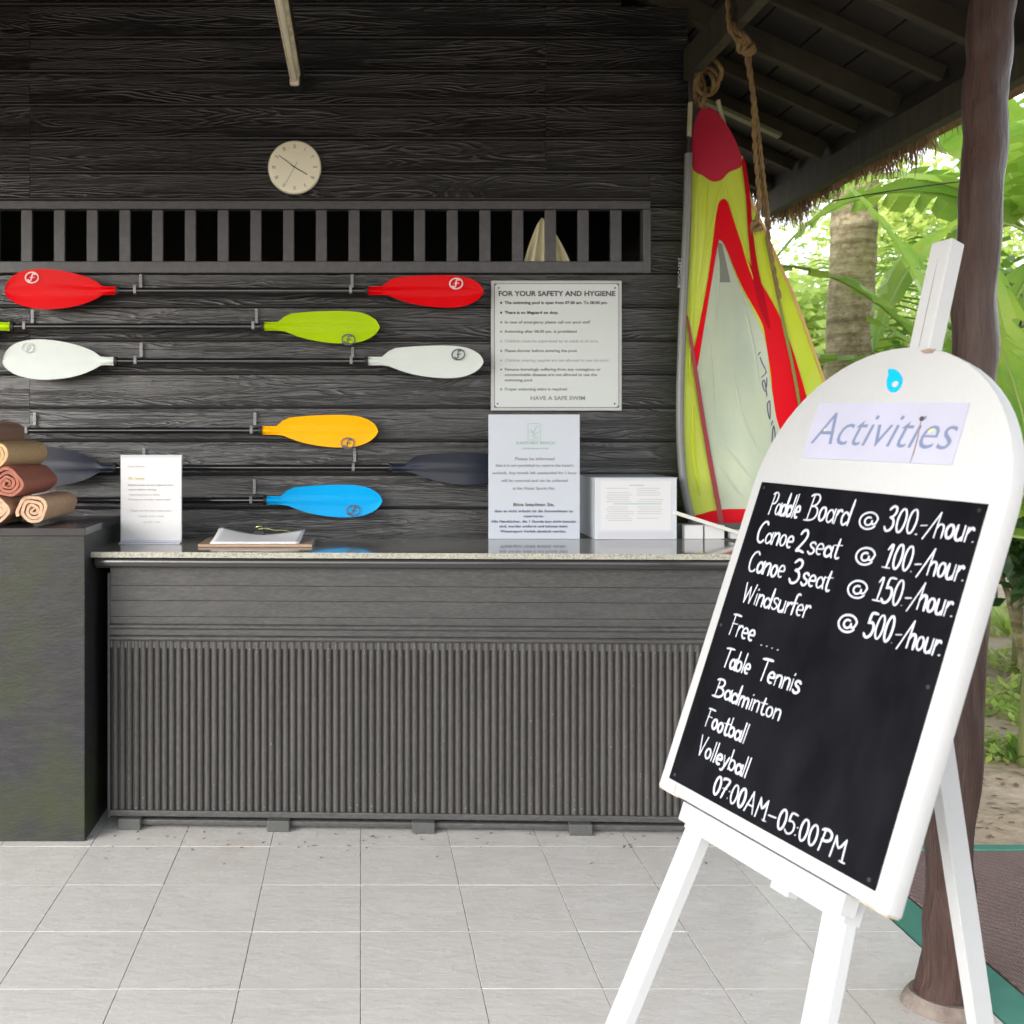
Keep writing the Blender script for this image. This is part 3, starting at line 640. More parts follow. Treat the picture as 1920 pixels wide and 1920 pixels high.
for nm, zy, xl, xr, c, el, er, _, _, lab in paddles:
    zc = CAMH-(zy-CY)*S; X0 = (xl-CX)*S; X1 = (xr-CX)*S
    if nm == 'navy': pass
    e = empty('kayak_paddle', ((X0+X1)/2, YP, zc), label=lab, cat='paddle', group='kayak paddles hung on the plank wall')
    pm = plast('paddle_'+nm, c) if nm != 'navy' else mat('paddle_navy', c, .35, spec=.4, coat=.06)
    mb = MB(); mb.tube([(X0-.005, YP, zc), (X1+.005, YP, zc)], .0145, 16); sh = mb.build('shaft', M_shaft, e, smooth=True)
    xm = (X0+X1)/2+.02
    mb = MB(); mb.tube([(xm-.0, YP, zc), (xm+.16, YP, zc)], .0163, 16); mb.build('joint_sleeve', M_shaft, e, smooth=True)
    for xx, sg in ((X0, 1), (X1, -1)):
        mb = MB(); mb.tube([(xx, YP, zc), (xx+sg*.015, YP, zc)], .021, 16); mb.build('drip_ring', M_rubber, e, smooth=True)
    up = nm in ('red', 'white', 'navy')
    blade(e, X1, zc, 1, TR, BR_, pm, emb=er)
    kk = (201/205 if nm != 'navy' else 1.0)
    blade(e, X0, zc, -1, TL_, BL_, pm, emb=el, rise=.004)
def hook(px, z0, z1, lab):
    X_ = (px-CX)*4.937/F; za = CAMH-(z0-CY)*4.937/F; zb = CAMH-(z1-CY)*S
    e = empty('paddle_hook', (X_, YW-.02, za), label=lab, cat='hook', group='perforated steel hooks holding the paddles')
    mb = MB(); mb.box((X_-.0065, YW-.024, zb+.025), (X_+.0065, YW-.0205, za)); st = mb.build('strap', M_metal, e)
    mb = MB()
    for i in range(3):
        zz = za-.012-i*(za-zb-.045)/3; mb.tube([(X_, YW-.0255, zz), (X_, YW-.0241, zz)], .0022, 8)
    mb.build('screw', M_rubber, e)
    mb = MB(); w_ = .0065; path = [(YW-.0215, zb+.024), (YP+.0175, zb+.012), (YP+.0165, zb-.013), (YP, zb-.0175), (YP-.0165, zb-.013), (YP-.0195, zb+.012), (YP-.022, zb+.022)]
    xo = X_-.006; v = []
    for (y_, z_) in path: v += [(xo-w_, y_, z_), (xo+w_, y_, z_)]
    mb.add(v, [(2*i, 2*i+1, 2*i+3, 2*i+2) for i in range(len(path)-1)]); o = mb.build('cradle', M_metal, e); o.modifiers.new('t', 'SOLIDIFY').thickness = .002
for px, a, b, lab in [(262, 513, 545, 'left hook of the red paddle'), (660, 513, 545, 'right hook of the red paddle'), (58, 580, 612, 'left hook of the lime green paddle'),
    (480, 578, 612, 'right hook of the lime green paddle'), (263, 642, 677, 'left hook of the white paddle'), (661, 650, 677, 'right hook of the white paddle'),
    (62, 773, 807, 'left hook of the yellow paddle'), (477, 773, 807, 'right hook of the yellow paddle'), (268, 840, 877, 'left hook of the navy paddle, behind the paper stand'), (665, 840, 877, 'right hook of the navy paddle'),
    (476, 899, 938, 'right hook of the blue paddle')]:
    hook(px, a, b, 'perforated steel wall '+lab)

# ================================================================== CLOCK
ck = empty('wall_clock', mtx=wall_frame(P(552.5, 314, 4.937)), label='round cream wall clock with roman numerals above the barred opening', cat='clock')
r0 = 50*4.937/F; fd = mat('clock_face', (.97, .97, .80), .35)
def disc(name, r_, z0, z1, m, bevel=.003, n=64):
    mb = MB(); mb.poly([(r_*math.cos(2*math.pi*i/n), r_*math.sin(2*math.pi*i/n), z0) for i in range(n)], (0, 0, 1), z1-z0); return mb.build(name, m, ck, local=True, bevel=bevel, smooth=True)
disc('case', r0, -.02, .006, mat('clock_case', (.7, .7, .55), .35, coat=.4)); disc('dial', r0*.955, .0062, .0075, fd, 0)
for i, s_ in enumerate(['XII', 'I', 'II', 'III', 'IIII', 'V', 'VI', 'VII', 'VIII', 'IX', 'X', 'XI']):
    a = -i*math.pi/6; t = text('numeral', s_, .028, M_ink, ck, (0, 0, .0078), sx=.38 if len(s_) > 2 else .5, align='CENTER', rot=a, ext=.0001)
    t.location = (math.sin(-a)*r0*.70, math.cos(a)*r0*.70, .0078)
def hand(name, px, py, tail, w_, z):
    v = Vector(((px-552.5), -(py-314), 0))*4.937/F; mb = MB(); mb.bar(-v*tail+Vector((0, 0, z)), v+Vector((0, 0, z)), w_, .0008); mb.build(name, M_ink, ck, local=True)
hand('minute_hand', 523, 292, .25, .0030, .0095); hand('hour_hand', 576, 328, .3, .0040, .0085); hand('second_hand', 535, 347, .3, .0012, .0105)
disc('hub', .004, .0078, .0115, M_ink, 0, 16)

# ================================================================== SIGNS ON AND BY THE WALL
Ys = 4.942; sg = Ys/F
s1 = empty('pool_rules_sign', mtx=wall_frame(P(921, 770, Ys)), label='square white framed safety and hygiene notice screwed to the wall', cat='sign')
SW, SH = 245*sg, 244*sg
mb = MB(); mb.box((0, 0, -.016), (SW, SH, 0)); mb.build('backing_board', M_white, s1, local=True, bevel=.003)
def rrect(x0, y0, x1, y1, r_, z, n=6):
    o = []
    for cx, cy, a in ((x1-r_, y1-r_, 0), (x0+r_, y1-r_, 90), (x0+r_, y0+r_, 180), (x1-r_, y0+r_, 270)):
        o += [Vector((cx+r_*math.cos(R(a+90*i/n)), cy+r_*math.sin(R(a+90*i/n)), z)) for i in range(n+1)]
    return o
mb = MB(); mb.poly(rrect(.014, .014, SW-.014, SH-.014, .002, .0004), (0, 0, 1), .0012); mb.build('border_line', M_ink, s1, local=True)
mb = MB(); mb.poly(rrect(.0165, .0165, SW-.0165, SH-.0165, .014, .0017), (0, 0, 1), .0012); mb.build('plate', M_sign, s1, local=True)
Z1 = .0034
def sx_(px): return (px-921)*sg
def sy_(py): return (770-py)*sg
hd = text('heading', 'FOR YOUR SAFETY AND HYGIENE', .0325, M_ink, s1, (sx_(934), sy_(555), Z1), sx=.985, bold=.0010)
rules = [(570, 'The swimming pool is open from 07.00 am. To 08.00 pm.', M_ink, 1139), (588.5, 'There is no lifeguard on duty.', M_ink, 1047), (606.5, 'In case of emergency please call our pool staff', M_inkl, 1106), (624, 'Swimming after 08.00 pm. is prohibited', M_inkl, 1081),
 (642, 'Children must be supervised by an adult at all time', M_inkp, 1121), (660, 'Please shower before entering the pool.', M_inkl, 1082), (678, 'Children wearing nappies are not allowed to use the pool.', M_inkp, 1142),
 (695, 'Persons knowingly suffering from any contagious or', M_inkl, 1126), (705, 'communicable diseases are not allowed to use the', M_inkl, 1119), (715, 'swimming pool.', M_inkl, 999), (732, 'Proper swimming attire is required.', M_inkl, 1064)]
def fit(t, want):
    xs = [v.co.x for v in t.data.vertices]; wd = max(xs)-min(xs); t.scale.x = want/wd
fit(hd, sx_(1153)-sx_(934))
for py, s_, m, xr in rules:
    t = text('rule_line', s_, .0178, m, s1, (sx_(946), sy_(py), Z1), bold=.0006); fit(t, sx_(xr)-sx_(946))
    if py not in (705, 715):
        mb = MB(); c = Vector((sx_(939.5), sy_(py-2), Z1-.0004)); mb.poly([c+Vector((.0055*math.cos(i*math.pi/4), .0055*math.sin(i*math.pi/4), 0)) for i in range(8)], (0, 0, 1), .0006); mb.build('bullet', m, s1, local=True)
t = text('closing_line', 'HAVE A SAFE SWIM', .026, M_inkl, s1, (sx_(994), sy_(750), Z1), bold=.0006); fit(t, sx_(1096)-sx_(994))
for px, py in ((935, 540), (1153, 540), (933, 757), (1152, 757)):
    mb = MB(); c = Vector((sx_(px), sy_(py), Z1-.0005)); mb.poly([c+Vector((.0042*math.cos(i*math.pi/5), .0042*math.sin(i*math.pi/5), 0)) for i in range(10)], (0, 0, 1), .0012); mb.build('screw', M_ink, s1, local=True)

Yb = 4.575; sb = Yb/F; GZ = 1.0905
b2x0, b2x1, b2t = (916-CX)*sb, (1087-CX)*sb, CAMH-(777-CY)*sb
s2 = empty('sunbed_notice', mtx=wall_frame((b2x0, Yb, GZ)), label='tall white bilingual sunbed notice standing on the counter below the square sign', cat='sign')
BW, BH = b2x1-b2x0, b2t-GZ
mb = MB(); mb.box((0, 0, -.004), (BW, BH, 0)); mb.build('panel', mat('notice_white', (.47, .51, .58), .25, spec=.35), s2, local=True, bevel=.001)
mb = MB(); mb.box((.01, 0, -.06), (BW-.01, .004, -.0045)); mb.build('foot', M_acryl, s2, local=True)
def bx(px): return (px-916)*sb
def by(py): return (1010.6-py)*sb
lines = [(833, 'KANTARY BEACH', .016, M_inkg, 968, 1040), (842, 'HOTEL VILLAS & SUITES', .007, M_inkg, 980, 1028), (863, 'Please be informed', .018, M_inkl, 965, 1039),
 (875, "that it is not permitted to reserve the hotel's", .0155, M_inkl, 929, 1075), (889, 'sunbeds. Any towels left unattended for 1 hour', .0155, M_inkl, 923, 1081), (903.5, 'will be removed and can be collected', .0155, M_inkl, 940, 1065),
 (918, 'at the Water Sports Hut', .0155, M_inkl, 961, 1040), (949, 'Bitte beachten Sie,', .0185, M_ink, 962, 1039), (960.5, 'dass es nicht erlaubt ist die Sonnenliegen zu', .0145, M_inkn, 927, 1074),
 (970, 'reservieren.', .0145, M_inkn, 981, 1020), (980, 'Alle Handtücher, die 1 Stunde lang nicht benutzt', .0145, M_inkn, 921, 1080), (989, 'sind, werden entfernt und können beim', .0145, M_inkn, 936, 1064),
 (998.5, 'Wassersport Verleih abgeholt werden.', .0145, M_inkn, 938, 1062)]
for py, s_, z_, m, xa, xb in lines:
    t = text('notice_line', s_, z_*1.1, m, s2, (bx(xa), by(py), .0008), bold=.00035); fit(t, bx(xb)-bx(xa))
mb = MB()
for a, b in (((990, 794), (1013, 794)), ((1013, 794), (1013, 825)), ((1013, 825), (990, 825)), ((990, 825), (990, 794))): ribbon(mb, [Vector((bx(a[0]), by(a[1]), .0005)), Vector((bx((a[0]+b[0])/2), by((a[1]+b[1])/2), .0005)), Vector((bx(b[0]), by(b[1]), .0005))], .0012, .0005)
for st in ([(994, 805), (1000, 812), (1003, 820)], [(1000, 812), (1006, 800), (1010, 799)], [(998, 818), (1004, 812), (1009, 812)], [(1000, 821), (1005, 820), (1010, 821)], [(994, 811), (997, 810), (1000, 812)]):
    ribbon(mb, smoothpts([Vector((bx(a), by(b), .0005)) for a, b in st], 3), .0014, .0005)
mb.build('logo', M_inkg, s2, local=True)

# white box with printed sheet
bxo = empty('suggestion_box', (1.2, 4.6, GZ), label='white box with printed sheets taped on its front, on the counter', cat='box')
bx0, bx1, bt = (1116-CX)*4.55/F, (1269-CX)*4.55/F, CAMH-(897-CY)*4.55/F
mb = MB(); mb.box((bx0, 4.55, GZ), (bx1, 4.93, bt)); mb.build('body', mat('box_white', (.52, .56, .61), .3, spec=.35), bxo, bevel=.002)
mb = MB(); mb.box((bx0-.002, 4.546, bt+.0005), (bx1+.002, 4.932, bt+.004)); mb.build('lid', M_acryl, bxo)
def pz(py): return CAMH-(py-CY)*4.548/F
def pxx(px): return (px-CX)*4.548/F
boxo('printed_sheet', (pxx(1126), 4.5482, pz(994)), (pxx(1258), 4.5496, pz(902)), M_paper, bxo)
boxo('slotted_panel', (pxx(1122), 4.5485, pz(1009)), (pxx(1262), 4.5497, pz(997)), mat('panel_pale', (.5, .5, .55), .3), bxo)
mb = MB(); mg = MB()
random.seed(3)
for y0, n, col in ((915, 7, 0), (950, 7, 0)):
    mg.box((pxx(1150 if y0 == 950 else 1180), 4.5474, pz(y0-4.5)), (pxx(1240 if y0 == 950 else 1208), 4.548, pz(y0-6)))
    for i in range(n):
        for xa in (1134, 1193):
            if random.random() < .12: continue
            ln = random.uniform(34, 50); a = xa+random.uniform(0, 6); mb.box((pxx(a), 4.5474, pz(y0+i*4.2+1)), (pxx(min(a+ln, 1254)), 4.548, pz(y0+i*4.2)))
mb.build('print_line', M_inkp, bxo); mg.build('print_heading', M_inkg, bxo)

# leaflet tray right of the box
tr = empty('leaflet_tray', (1.3, 4.4, GZ), label='low tray of white cards under a sloping pale rail, right of the white box', cat='tray')
yt = 4.56
m = MB(); m.bar(P(1262, 960, yt), P(1480, 1030, yt), .03, .016); m.build('rail', mat('rail_pale', (.62, .62, .58), .3), tr, bevel=.002)
m = MB(); m.bar(P(1262, 995, yt+.09), P(1480, 995, yt+.09), .012, .066); m.build('back_strip', M_dark, tr)
for a, b in ((1284, 1318), (1322, 1358), (1371, 1410)):
    p = P(a, 985, yt+.02); q = P(b, 1016, yt+.02); m = MB(); m.box((p.x, yt+.02, GZ+.0005), (q.x, yt+.06, p.z-.01*(a > 1330)-.012*(a > 1360))); m.build('card', M_paper, tr)

# acrylic paper stand
ps = empty('paper_stand', (-.88, 4.41, GZ), label='white page in a clear upright acrylic stand at the left end of the counter', cat='sign stand')
YS_ = 4.41; a = P(226, 853, YS_); b = P(341, 1012, YS_)
boxo('page', (a.x+.003, YS_-.002, GZ+.006), (b.x-.003, YS_, a.z-.012), mat('page_white', (.68, .685, .70), .6, spec=.2), ps)
boxo('acrylic_front', (a.x, YS_+.0005, GZ+.0005), (b.x, YS_+.004, a.z+.0), M_acryl, ps)
boxo('acrylic_foot', (a.x+.003, YS_-.045, GZ+.0003), (b.x-.001, YS_-.0025, GZ+.004), M_acryl, ps)
boxo('acrylic_lip', (a.x+.002, YS_-.010, GZ+.0045), (b.x-.002, YS_-.0045, GZ+.012), mat('lip', (.5, .51, .62), .25), ps)
psf = empty('tmp', mtx=wall_frame((a.x, YS_-.0025, GZ)))
def pl_(s_, px, py, sz, m, xr):
    t = text('page_line', s_, sz, m, psf, ((px-226)*YS_/F, (1018-py)*YS_/F, .0003)); fit(t, (xr-px)*YS_/F)
    t.parent = ps; t.matrix_parent_inverse = Matrix(); t.matrix_basis = INV[ps.name] @ wall_frame((a.x, YS_-.0025, GZ)) @ Matrix.Translation(t.location) @ Matrix.Diagonal((t.scale.x, 1, 1, 1))
pl_('Dear Guests', 240, 876, .012, M_inkp, 271); pl_('Mr. Sunny', 241, 899, .014, M_inky, 271); pl_('Beach towels can be collected here', 241, 911, .011, M_inkl, 325)
pl_('return before leaving', 241, 919.5, .011, M_inkl, 293); pl_('Opening hours daily', 241, 929, .011, M_inkp, 300); pl_('Monday to Sunday every week', 241, 938, .011, M_inkp, 320)
pl_('Thank you for your cooperation', 244, 959, .011, M_inkp, 322); pl_('enjoy your stay', 260, 969, .011, M_inkp, 307); pl_('with us', 268, 980, .011, M_inkp, 300)
bpy.data.objects.remove(psf)

# clipboard with sheets
cbd = empty('clipboard', (-.42, 4.4, GZ), label='thin wooden board with curling white sheets under a black clip, lying on the counter', cat='clipboard')
boxo('board', (-.655, 4.25, GZ+.0005), (-.195, 4.56, GZ+.011), mat('hardboard', (.36, .25, .17), .6, var=(30, .5, (.45, .33, .24), (1, 1, 1))), cbd, bevel=.001)
def sheet(dz, dx, m_, seed):
    mb = MB(); nx, ny = 20, 10; vs_ = []
    for j in range(ny+1):
        for i in range(nx+1):
            s_, t = i/nx, j/ny; x = -.605+dx+.355*s_; y_ = 4.262+.27*t
            lift = (abs(2*s_-1)**1.6)*(t**1.5)*(.034 if s_ < .5 else .022)
            vs_.append((x+.004*t*seed, y_, GZ+.012+dz+lift+.006*t))
    mb.add(vs_, [(j*(nx+1)+i, j*(nx+1)+i+1, (j+1)*(nx+1)+i+1, (j+1)*(nx+1)+i) for j in range(ny) for i in range(nx)])
    o = mb.build('paper_sheet', m_, cbd, smooth=2); o.modifiers.new('t', 'SOLIDIFY').thickness = .0006
M_sheet = mat('sheet_white', (.82, .83, .86), .6)
for q in range(4): sheet(.002*q, random.uniform(-.006, .006), M_sheet, q)
mb = MB(); mb.box((-.455, 4.51, GZ+.022), (-.41, 4.545, GZ+.042)); cp = mb.build('clip', M_rubber, cbd, bevel=.003)
mb = MB(); mb.tube(smoothpts([(-.448, 4.53, GZ+.04), (-.452, 4.50, GZ+.056), (-.43, 4.49, GZ+.062), (-.415, 4.50, GZ+.056), (-.42, 4.53, GZ+.041)], 5), .0013, 6); mb.build('clip_wire', mat('brass', (.4, .36, .12), .3, .8), cp)
mb = MB(); mb.tube(smoothpts([(-.44, 4.53, GZ+.047), (-.40, 4.52, GZ+.05), (-.37, 4.53, GZ+.042), (-.33, 4.55, GZ+.04), (-.30, 4.56, GZ+.03)], 5), .0016, 6); mb.build('string', mat('string', (.5, .5, .2), .8), cbd)

# ================================================================== TOWELS
def towel(cx, cz, y0, ln, r_, m, lab, dx=.03, turns=3.4, seed=0, sq=.90):
    e = MB(); n = int(turns*22); pts_o = []; pts_i = []
    pitch = (r_-.010)/turns
    for i in range(n+1):
        a = 2*math.pi*turns*i/n; rr = .010+pitch*turns*i/n
        wob = 1+.22*noise.noise(Vector((math.cos(a)*1.2, math.sin(a)*1.2, seed*3+i*.02)))
        for lst, dr in ((pts_o, 0), (pts_i, -pitch*.80)):
            q = max(.002, (rr+dr))*wob; lst.append((q*math.cos(a+seed), q*math.sin(a+seed)*sq))
    ny = 5; V = []
    for j in range(ny+1):
        t = j/ny
        for k in range(2):
            for i, (x_, z_) in enumerate(pts_o if k == 0 else pts_i):
                inw = .012*(1-i/n)*(1 if t == 0 else 0)+.006*noise.noise(Vector((i*.15, seed, t)))*(1 if t in (0, 1) else 0)
                V.append((cx+x_+dx*t, y0+ln*t+inw, cz+z_+.002*math.sin(i*.4+t*5)*(i > n-22)))
    N = n+1; W_ = 2*N; fs = []
    for j in range(ny):
        for i in range(n):
            fs += [(j*W_+i, j*W_+i+1, (j+1)*W_+i+1, (j+1)*W_+i), (j*W_+N+i, (j+1)*W_+N+i, (j+1)*W_+N+i+1, j*W_+N+i+1)]
        fs += [(j*W_+n, j*W_+N+n, (j+1)*W_+N+n, (j+1)*W_+n), (j*W_, (j+1)*W_, (j+1)*W_+N, j*W_+N)]
    for i in range(n): fs += [(i, i+1, N+i+1, N+i), (ny*W_+i, ny*W_+N+i, ny*W_+N+i+1, ny*W_+i+1)]
    e.add(V, fs); return e.build('rolled_towel', m, smooth=True, label=lab, cat='towel', group='rolled towels stacked on the plinth')
def terry(name, c): return mat(name, c, .95, spec=.1, bump=(330, .004), var=[(60, .5, tuple(v*.75 for v in c), (1, 1, 1))])
Mp, Mr, Mt, Mbn = terry('towel_peach', (.66, .44, .30)), terry('towel_red', (.42, .17, .125)), terry('towel_tan', (.64, .45, .25)), terry('towel_brown', (.32, .20, .15))
ZT = 1.1905
towel(-1.272, ZT+.0585, 4.09, .36, .066, Mp, 'peach rolled towel at the right end of the bottom row', .02, seed=1)
towel(-1.412, ZT+.0585, 4.08, .36, .066, Mp, 'peach rolled towel beside the rightmost one, cut by the left edge of the photo', .0, seed=2)
towel(-1.555, ZT+.0585, 4.08, .36, .063, Mt, 'tan rolled towel out at the left of the bottom row', .0, seed=3)
towel(-1.362, ZT+.165, 4.06, .38, .067, Mr, 'reddish brown rolled towel resting on the two peach ones', .02, seed=4.4, turns=3.8)
towel(-1.505, ZT+.165, 4.07, .37, .067, Mr, 'reddish brown rolled towel on the far left of the second row', .0, seed=5)
towel(-1.432, ZT+.270, 4.10, .40, .064, Mt, 'pale tan rolled towel on top of the reddish brown ones', .035, seed=6)
towel(-1.530, ZT+.355, 4.12, .40, .060, Mbn, 'dull brown rolled towel at the very top of the stack', .04, seed=7)

# ================================================================== SAIL
YL = 4.82
sail = empty('windsurf_sail', P(1320, 195, YL), label='lime and red windsurf sail with clear window hanging beside the wall end', cat='sail')
def fold(px, py): return YL+.022*math.sin(px*.030+py*.006)+.006*math.sin(px*.06-py*.012)-.0003*(px-1300)+.02
def panel(name, pts, m, off, th=.0015, sm=True, k=5, parent=None):
    q = smoothpts([Vector((a, b, 0)) for a, b in pts], k, True) if sm else [Vector((a, b, 0)) for a, b in pts]
    bm = bmesh.new(); vs_ = [bm.verts.new((v.x, v.y, 0)) for v in q]; f = bm.faces.new(vs_); bmesh.ops.triangulate(bm, faces=[f])
    for it in range(7):
        es = [e for e in bm.edges if e.calc_length() > 15]
        if not es: break
        bmesh.ops.subdivide_edges(bm, edges=es, cuts=1); bmesh.ops.triangulate(bm, faces=bm.faces)
    mb = MB(); bm.verts.ensure_lookup_table(); V = [P(v.co.x, v.co.y, YL) for v in bm.verts]
    for i, v in enumerate(bm.verts): V[i].y = fold(v.co.x, v.co.y)-off*1.25
    mb.add(V, [tuple(v.index for v in f.verts) for f in bm.faces]); bm.free()
    o = mb.build(name, m, parent or sail, smooth=2); s_ = o.modifiers.new('t', 'SOLIDIFY'); s_.thickness = th*.6; e_ = o.modifiers.new('e', 'EDGE_SPLIT'); e_.split_angle = R(50); return o
M_lime = mat('sail_lime', (.64, .75, .03), .45, trans=.4, bump=(3, .004), var=(2.5, .6, (.76, .84, .26), (1, 1, .4)))
M_red = mat('sail_red', (.66, .0, .008), .55, spec=.12, trans=.12, var=(3, .4, (.5, .005, .03), (1, 1, 1)))
M_dred = mat('sail_seam', (.25, .02, .03), .5); M_win = mat('sail_window', (.62, .70, .56), .3, trans=.45, var=[(1.5, .7, (.50, .62, .58), (1, 1, 1)), (5, .4, (.72, .78, .62), (3, 1, 1))], bump=(3, .002, (1, 1, .3)))
panel('lime_cloth', [(1300, 300), (1297, 400), (1293, 500), (1288, 600), (1283, 700), (1280, 800), (1284, 880), (1300, 975), (1450, 990), (1600, 990), (1565, 800), (1536, 712), (1510, 645), (1472, 535), (1432, 430), (1404, 372), (1388, 305), (1345, 295)], M_lime, 0, k=4)
panel('red_cap', [(1302, 245), (1300, 312), (1318, 330), (1334, 341), (1350, 339), (1364, 325), (1387, 312), (1378, 275), (1358, 235), (1340, 208), (1326, 199), (1314, 205)], mat('cap_red_shaded', (.42, .0, .03), .6), .003)  # darker red puts the cap's shade into its colour
panel('window', [(1344, 440), (1334, 500), (1320, 590), (1306, 672), (1318, 760), (1335, 860), (1350, 950), (1380, 955), (1560, 955), (1490, 850), (1455, 790), (1440, 720), (1434, 650), (1416, 590), (1380, 515), (1355, 455)], M_win, .003)
panel('red_band', [(1342, 392), (1335, 445), (1322, 545), (1305, 640), (1299, 668), (1307, 690), (1316, 640), (1330, 540), (1343, 462), (1349, 452), (1362, 470), (1390, 530), (1425, 600), (1433, 640), (1440, 700), (1443, 740), (1453, 800), (1485, 860), (1560, 955), (1590, 955), (1530, 830), (1498, 735), (1470, 640), (1445, 570), (1400, 480), (1371, 405), (1362, 380), (1352, 375)], M_red, .005, k=4)
panel('red_foot', [(1292, 976), (1320, 964), (1352, 956), (1420, 953), (1600, 953), (1600, 1030), (1420, 1030), (1330, 1012)], M_red, .007, k=3)
panel('seam_strip', [(1287, 598), (1297, 680), (1318, 800), (1345, 950), (1350, 1010), (1358, 1010), (1354, 950), (1326, 795), (1304, 675), (1291, 600)], M_dred, .009, k=3)
panel('luff_strip', [(1386, 305), (1396, 370), (1402, 440), (1412, 520), (1424, 580), (1440, 620), (1432, 560), (1420, 500), (1410, 430), (1404, 370), (1394, 310)], mat('sail_strip', (.38, .0, .01), .6, spec=.1), .006, k=3)
panel('edge_tape', [(1390, 300), (1406, 368), (1434, 428), (1474, 533), (1512, 643), (1538, 711), (1568, 800), (1564, 802), (1533, 712), (1507, 645), (1469, 535), (1430, 431), (1402, 373), (1386, 306)], mat('edge_orange', (.5, .3, .1), .5), .003, k=3)
panel('rope_seam', [(1432, 450), (1444, 520), (1456, 600), (1470, 680), (1484, 760), (1489, 760), (1475, 678), (1461, 598), (1449, 518), (1437, 450)], mat('olive_seam', (.17, .18, .03), .6), .010, k=3)
panel('grey_patch', [(1344, 456), (1348, 530), (1370, 529), (1352, 458)], mat('patch_grey', (.2, .22, .18), .5, trans=.2), .0045, sm=False)
for a, b in (((1338, 350), (1346, 380)), ((1352, 348), (1362, 378))):
    pass
def crease(name, pts, m, wpx, parent=sail):
    q = smoothpts([Vector((a, b, 0)) for a, b in pts], 5); n = len(q); out = []
    for i, v in enumerate(q):
        t_ = (q[min(i+1, n-1)]-q[max(i-1, 0)]).normalized(); out.append((v, Vector((-t_.y, t_.x, 0))*wpx*.5*math.sin(math.pi*(i+.3)/(n-.4))))
    mb = MB(); V = []
    for v, s_ in out:
        for k_, o_ in ((1, .0005), (0, .004), (-1, .0005)):
            u_ = v+s_*k_; w_ = P(u_.x, u_.y, YL); w_.y = fold(u_.x, u_.y)-.0044-o_; V.append(w_)
    mb.add(V, [(3*i+j, 3*i+j+1, 3*i+j+4, 3*i+j+3) for i in range(n-1) for j in range(2)]); return mb.build(name, m, parent, smooth=2)
for c_ in ([(1344, 470), (1346, 520), (1343, 600)], [(1362, 835), (1385, 868), (1408, 900)], [(1352, 870), (1372, 905), (1392, 932)], [(1395, 560), (1412, 640), (1422, 720)], [(1330, 620), (1337, 700), (1346, 790)], [(1378, 700), (1392, 780), (1420, 850)]):
    crease('crease', c_, M_win, 5)
for c_ in ([(1352, 342), (1336, 420), (1322, 520), (1312, 600)], [(1356, 342), (1378, 410), (1405, 500), (1428, 560)], [(1308, 330), (1303, 450), (1298, 580), (1292, 720)], [(1300, 760), (1302, 850), (1316, 930)], [(1325, 342), (1318, 430), (1308, 540)]):
    crease('crease', c_, M_lime, 8)
mb = MB()
let = [[(330, 370), (338, 340), (356, 325)], [(350, 400), (372, 480), (418, 590)], [(418, 600), (424, 630), (405, 662)], [(405, 662), (362, 705)],
       [(432, 710), (428, 800), (418, 880)], [(372, 800), (385, 745), (404, 770), (418, 870), (428, 990)], [(370, 790), (385, 860), (408, 920)],
       [(465, 1050), (435, 1095), (434, 1180), (445, 1270), (460, 1330)], [(466, 1060), (468, 1160), (466, 1250), (462, 1330)], [(500, 1350), (478, 1418)], [(512, 1425), (496, 1500), (486, 1680)], [(514, 1430), (528, 1540), (534, 1640)]]
V = []
for st in let:
    pts = smoothpts([Vector((1380+x/8, 620+y/8, 0)) for x, y in st], 3); t = MB(); ribbon(t, [Vector((v.x, -v.y, 0)) for v in pts], .9, 0)
    V = [P(v[0], -v[1], YL) for v in t.v]
    for q, v in zip(V, t.v): q.y = fold(v[0], -v[1])-.0066
    mb.add(V, t.f)
lt = mb.build('window_lettering', M_inkn, sail); lt.modifiers.new('t', 'SOLIDIFY').thickness = .001
def tubepx(name, pts, r_, m, parent, n=12, k=6, smooth=True, y=None):
    mb = MB(); q = smoothpts([P(a, b, (y if y else YL)+(c if c else 0)) for a, b, c in pts], k); mb.tube(q, r_, n); return mb.build(name, m, parent, smooth=smooth)
M_mast = mat('mast_sleeve', (.15, .16, .16), .4, var=(8, .4, (.2, .21, .19), (1, 1, .3))); M_cr = mat('cream_tube', (.42, .44, .28), .4)
tubepx('mast_sleeve', [(1291, 288, -.01), (1288, 400, -.01), (1283, 520, -.01), (1278, 640, -.01), (1275, 760, -.01), (1277, 850, -.01), (1285, 925, -.01), (1302, 990, -.01), (1318, 1030, -.01)], .0178, M_mast, sail)
tubepx('mast', [(1272, 752, 0), (1271, 800, 0), (1273, 860, 0), (1280, 925, 0), (1296, 988, 0), (1312, 1030, 0)], .010, M_rubber, sail)
tubepx('mast', [(1292, 256, 0), (1291, 290, 0)], .011, M_rubber, sail, k=2)
tubepx('mast_tip', [(1294.5, 192, 0), (1292, 258, 0)], .011, M_cr, sail, k=2); tubepx('batten_tip', [(1346, 188, 0), (1358, 236, 0)], .010, M_cr, sail, k=2)
# sleeve lettering
mf = empty('tmp2', mtx=frame_mtx(P(1278, 540, YL-.0275), (.03, 0, 1), (-1, 0, .03), (0, -1, 0)))
t = text('sleeve_lettering', 'BOOGAERT', .026, M_inkp, mf, (0, 0, 0), ext=.0002); t.data.transform(INV[sail.name] @ mf.matrix_world); fitx = 1
t.parent = sail; t.location = (0, 0, 0); t.scale = (1, 1, 1); bpy.data.objects.remove(mf)

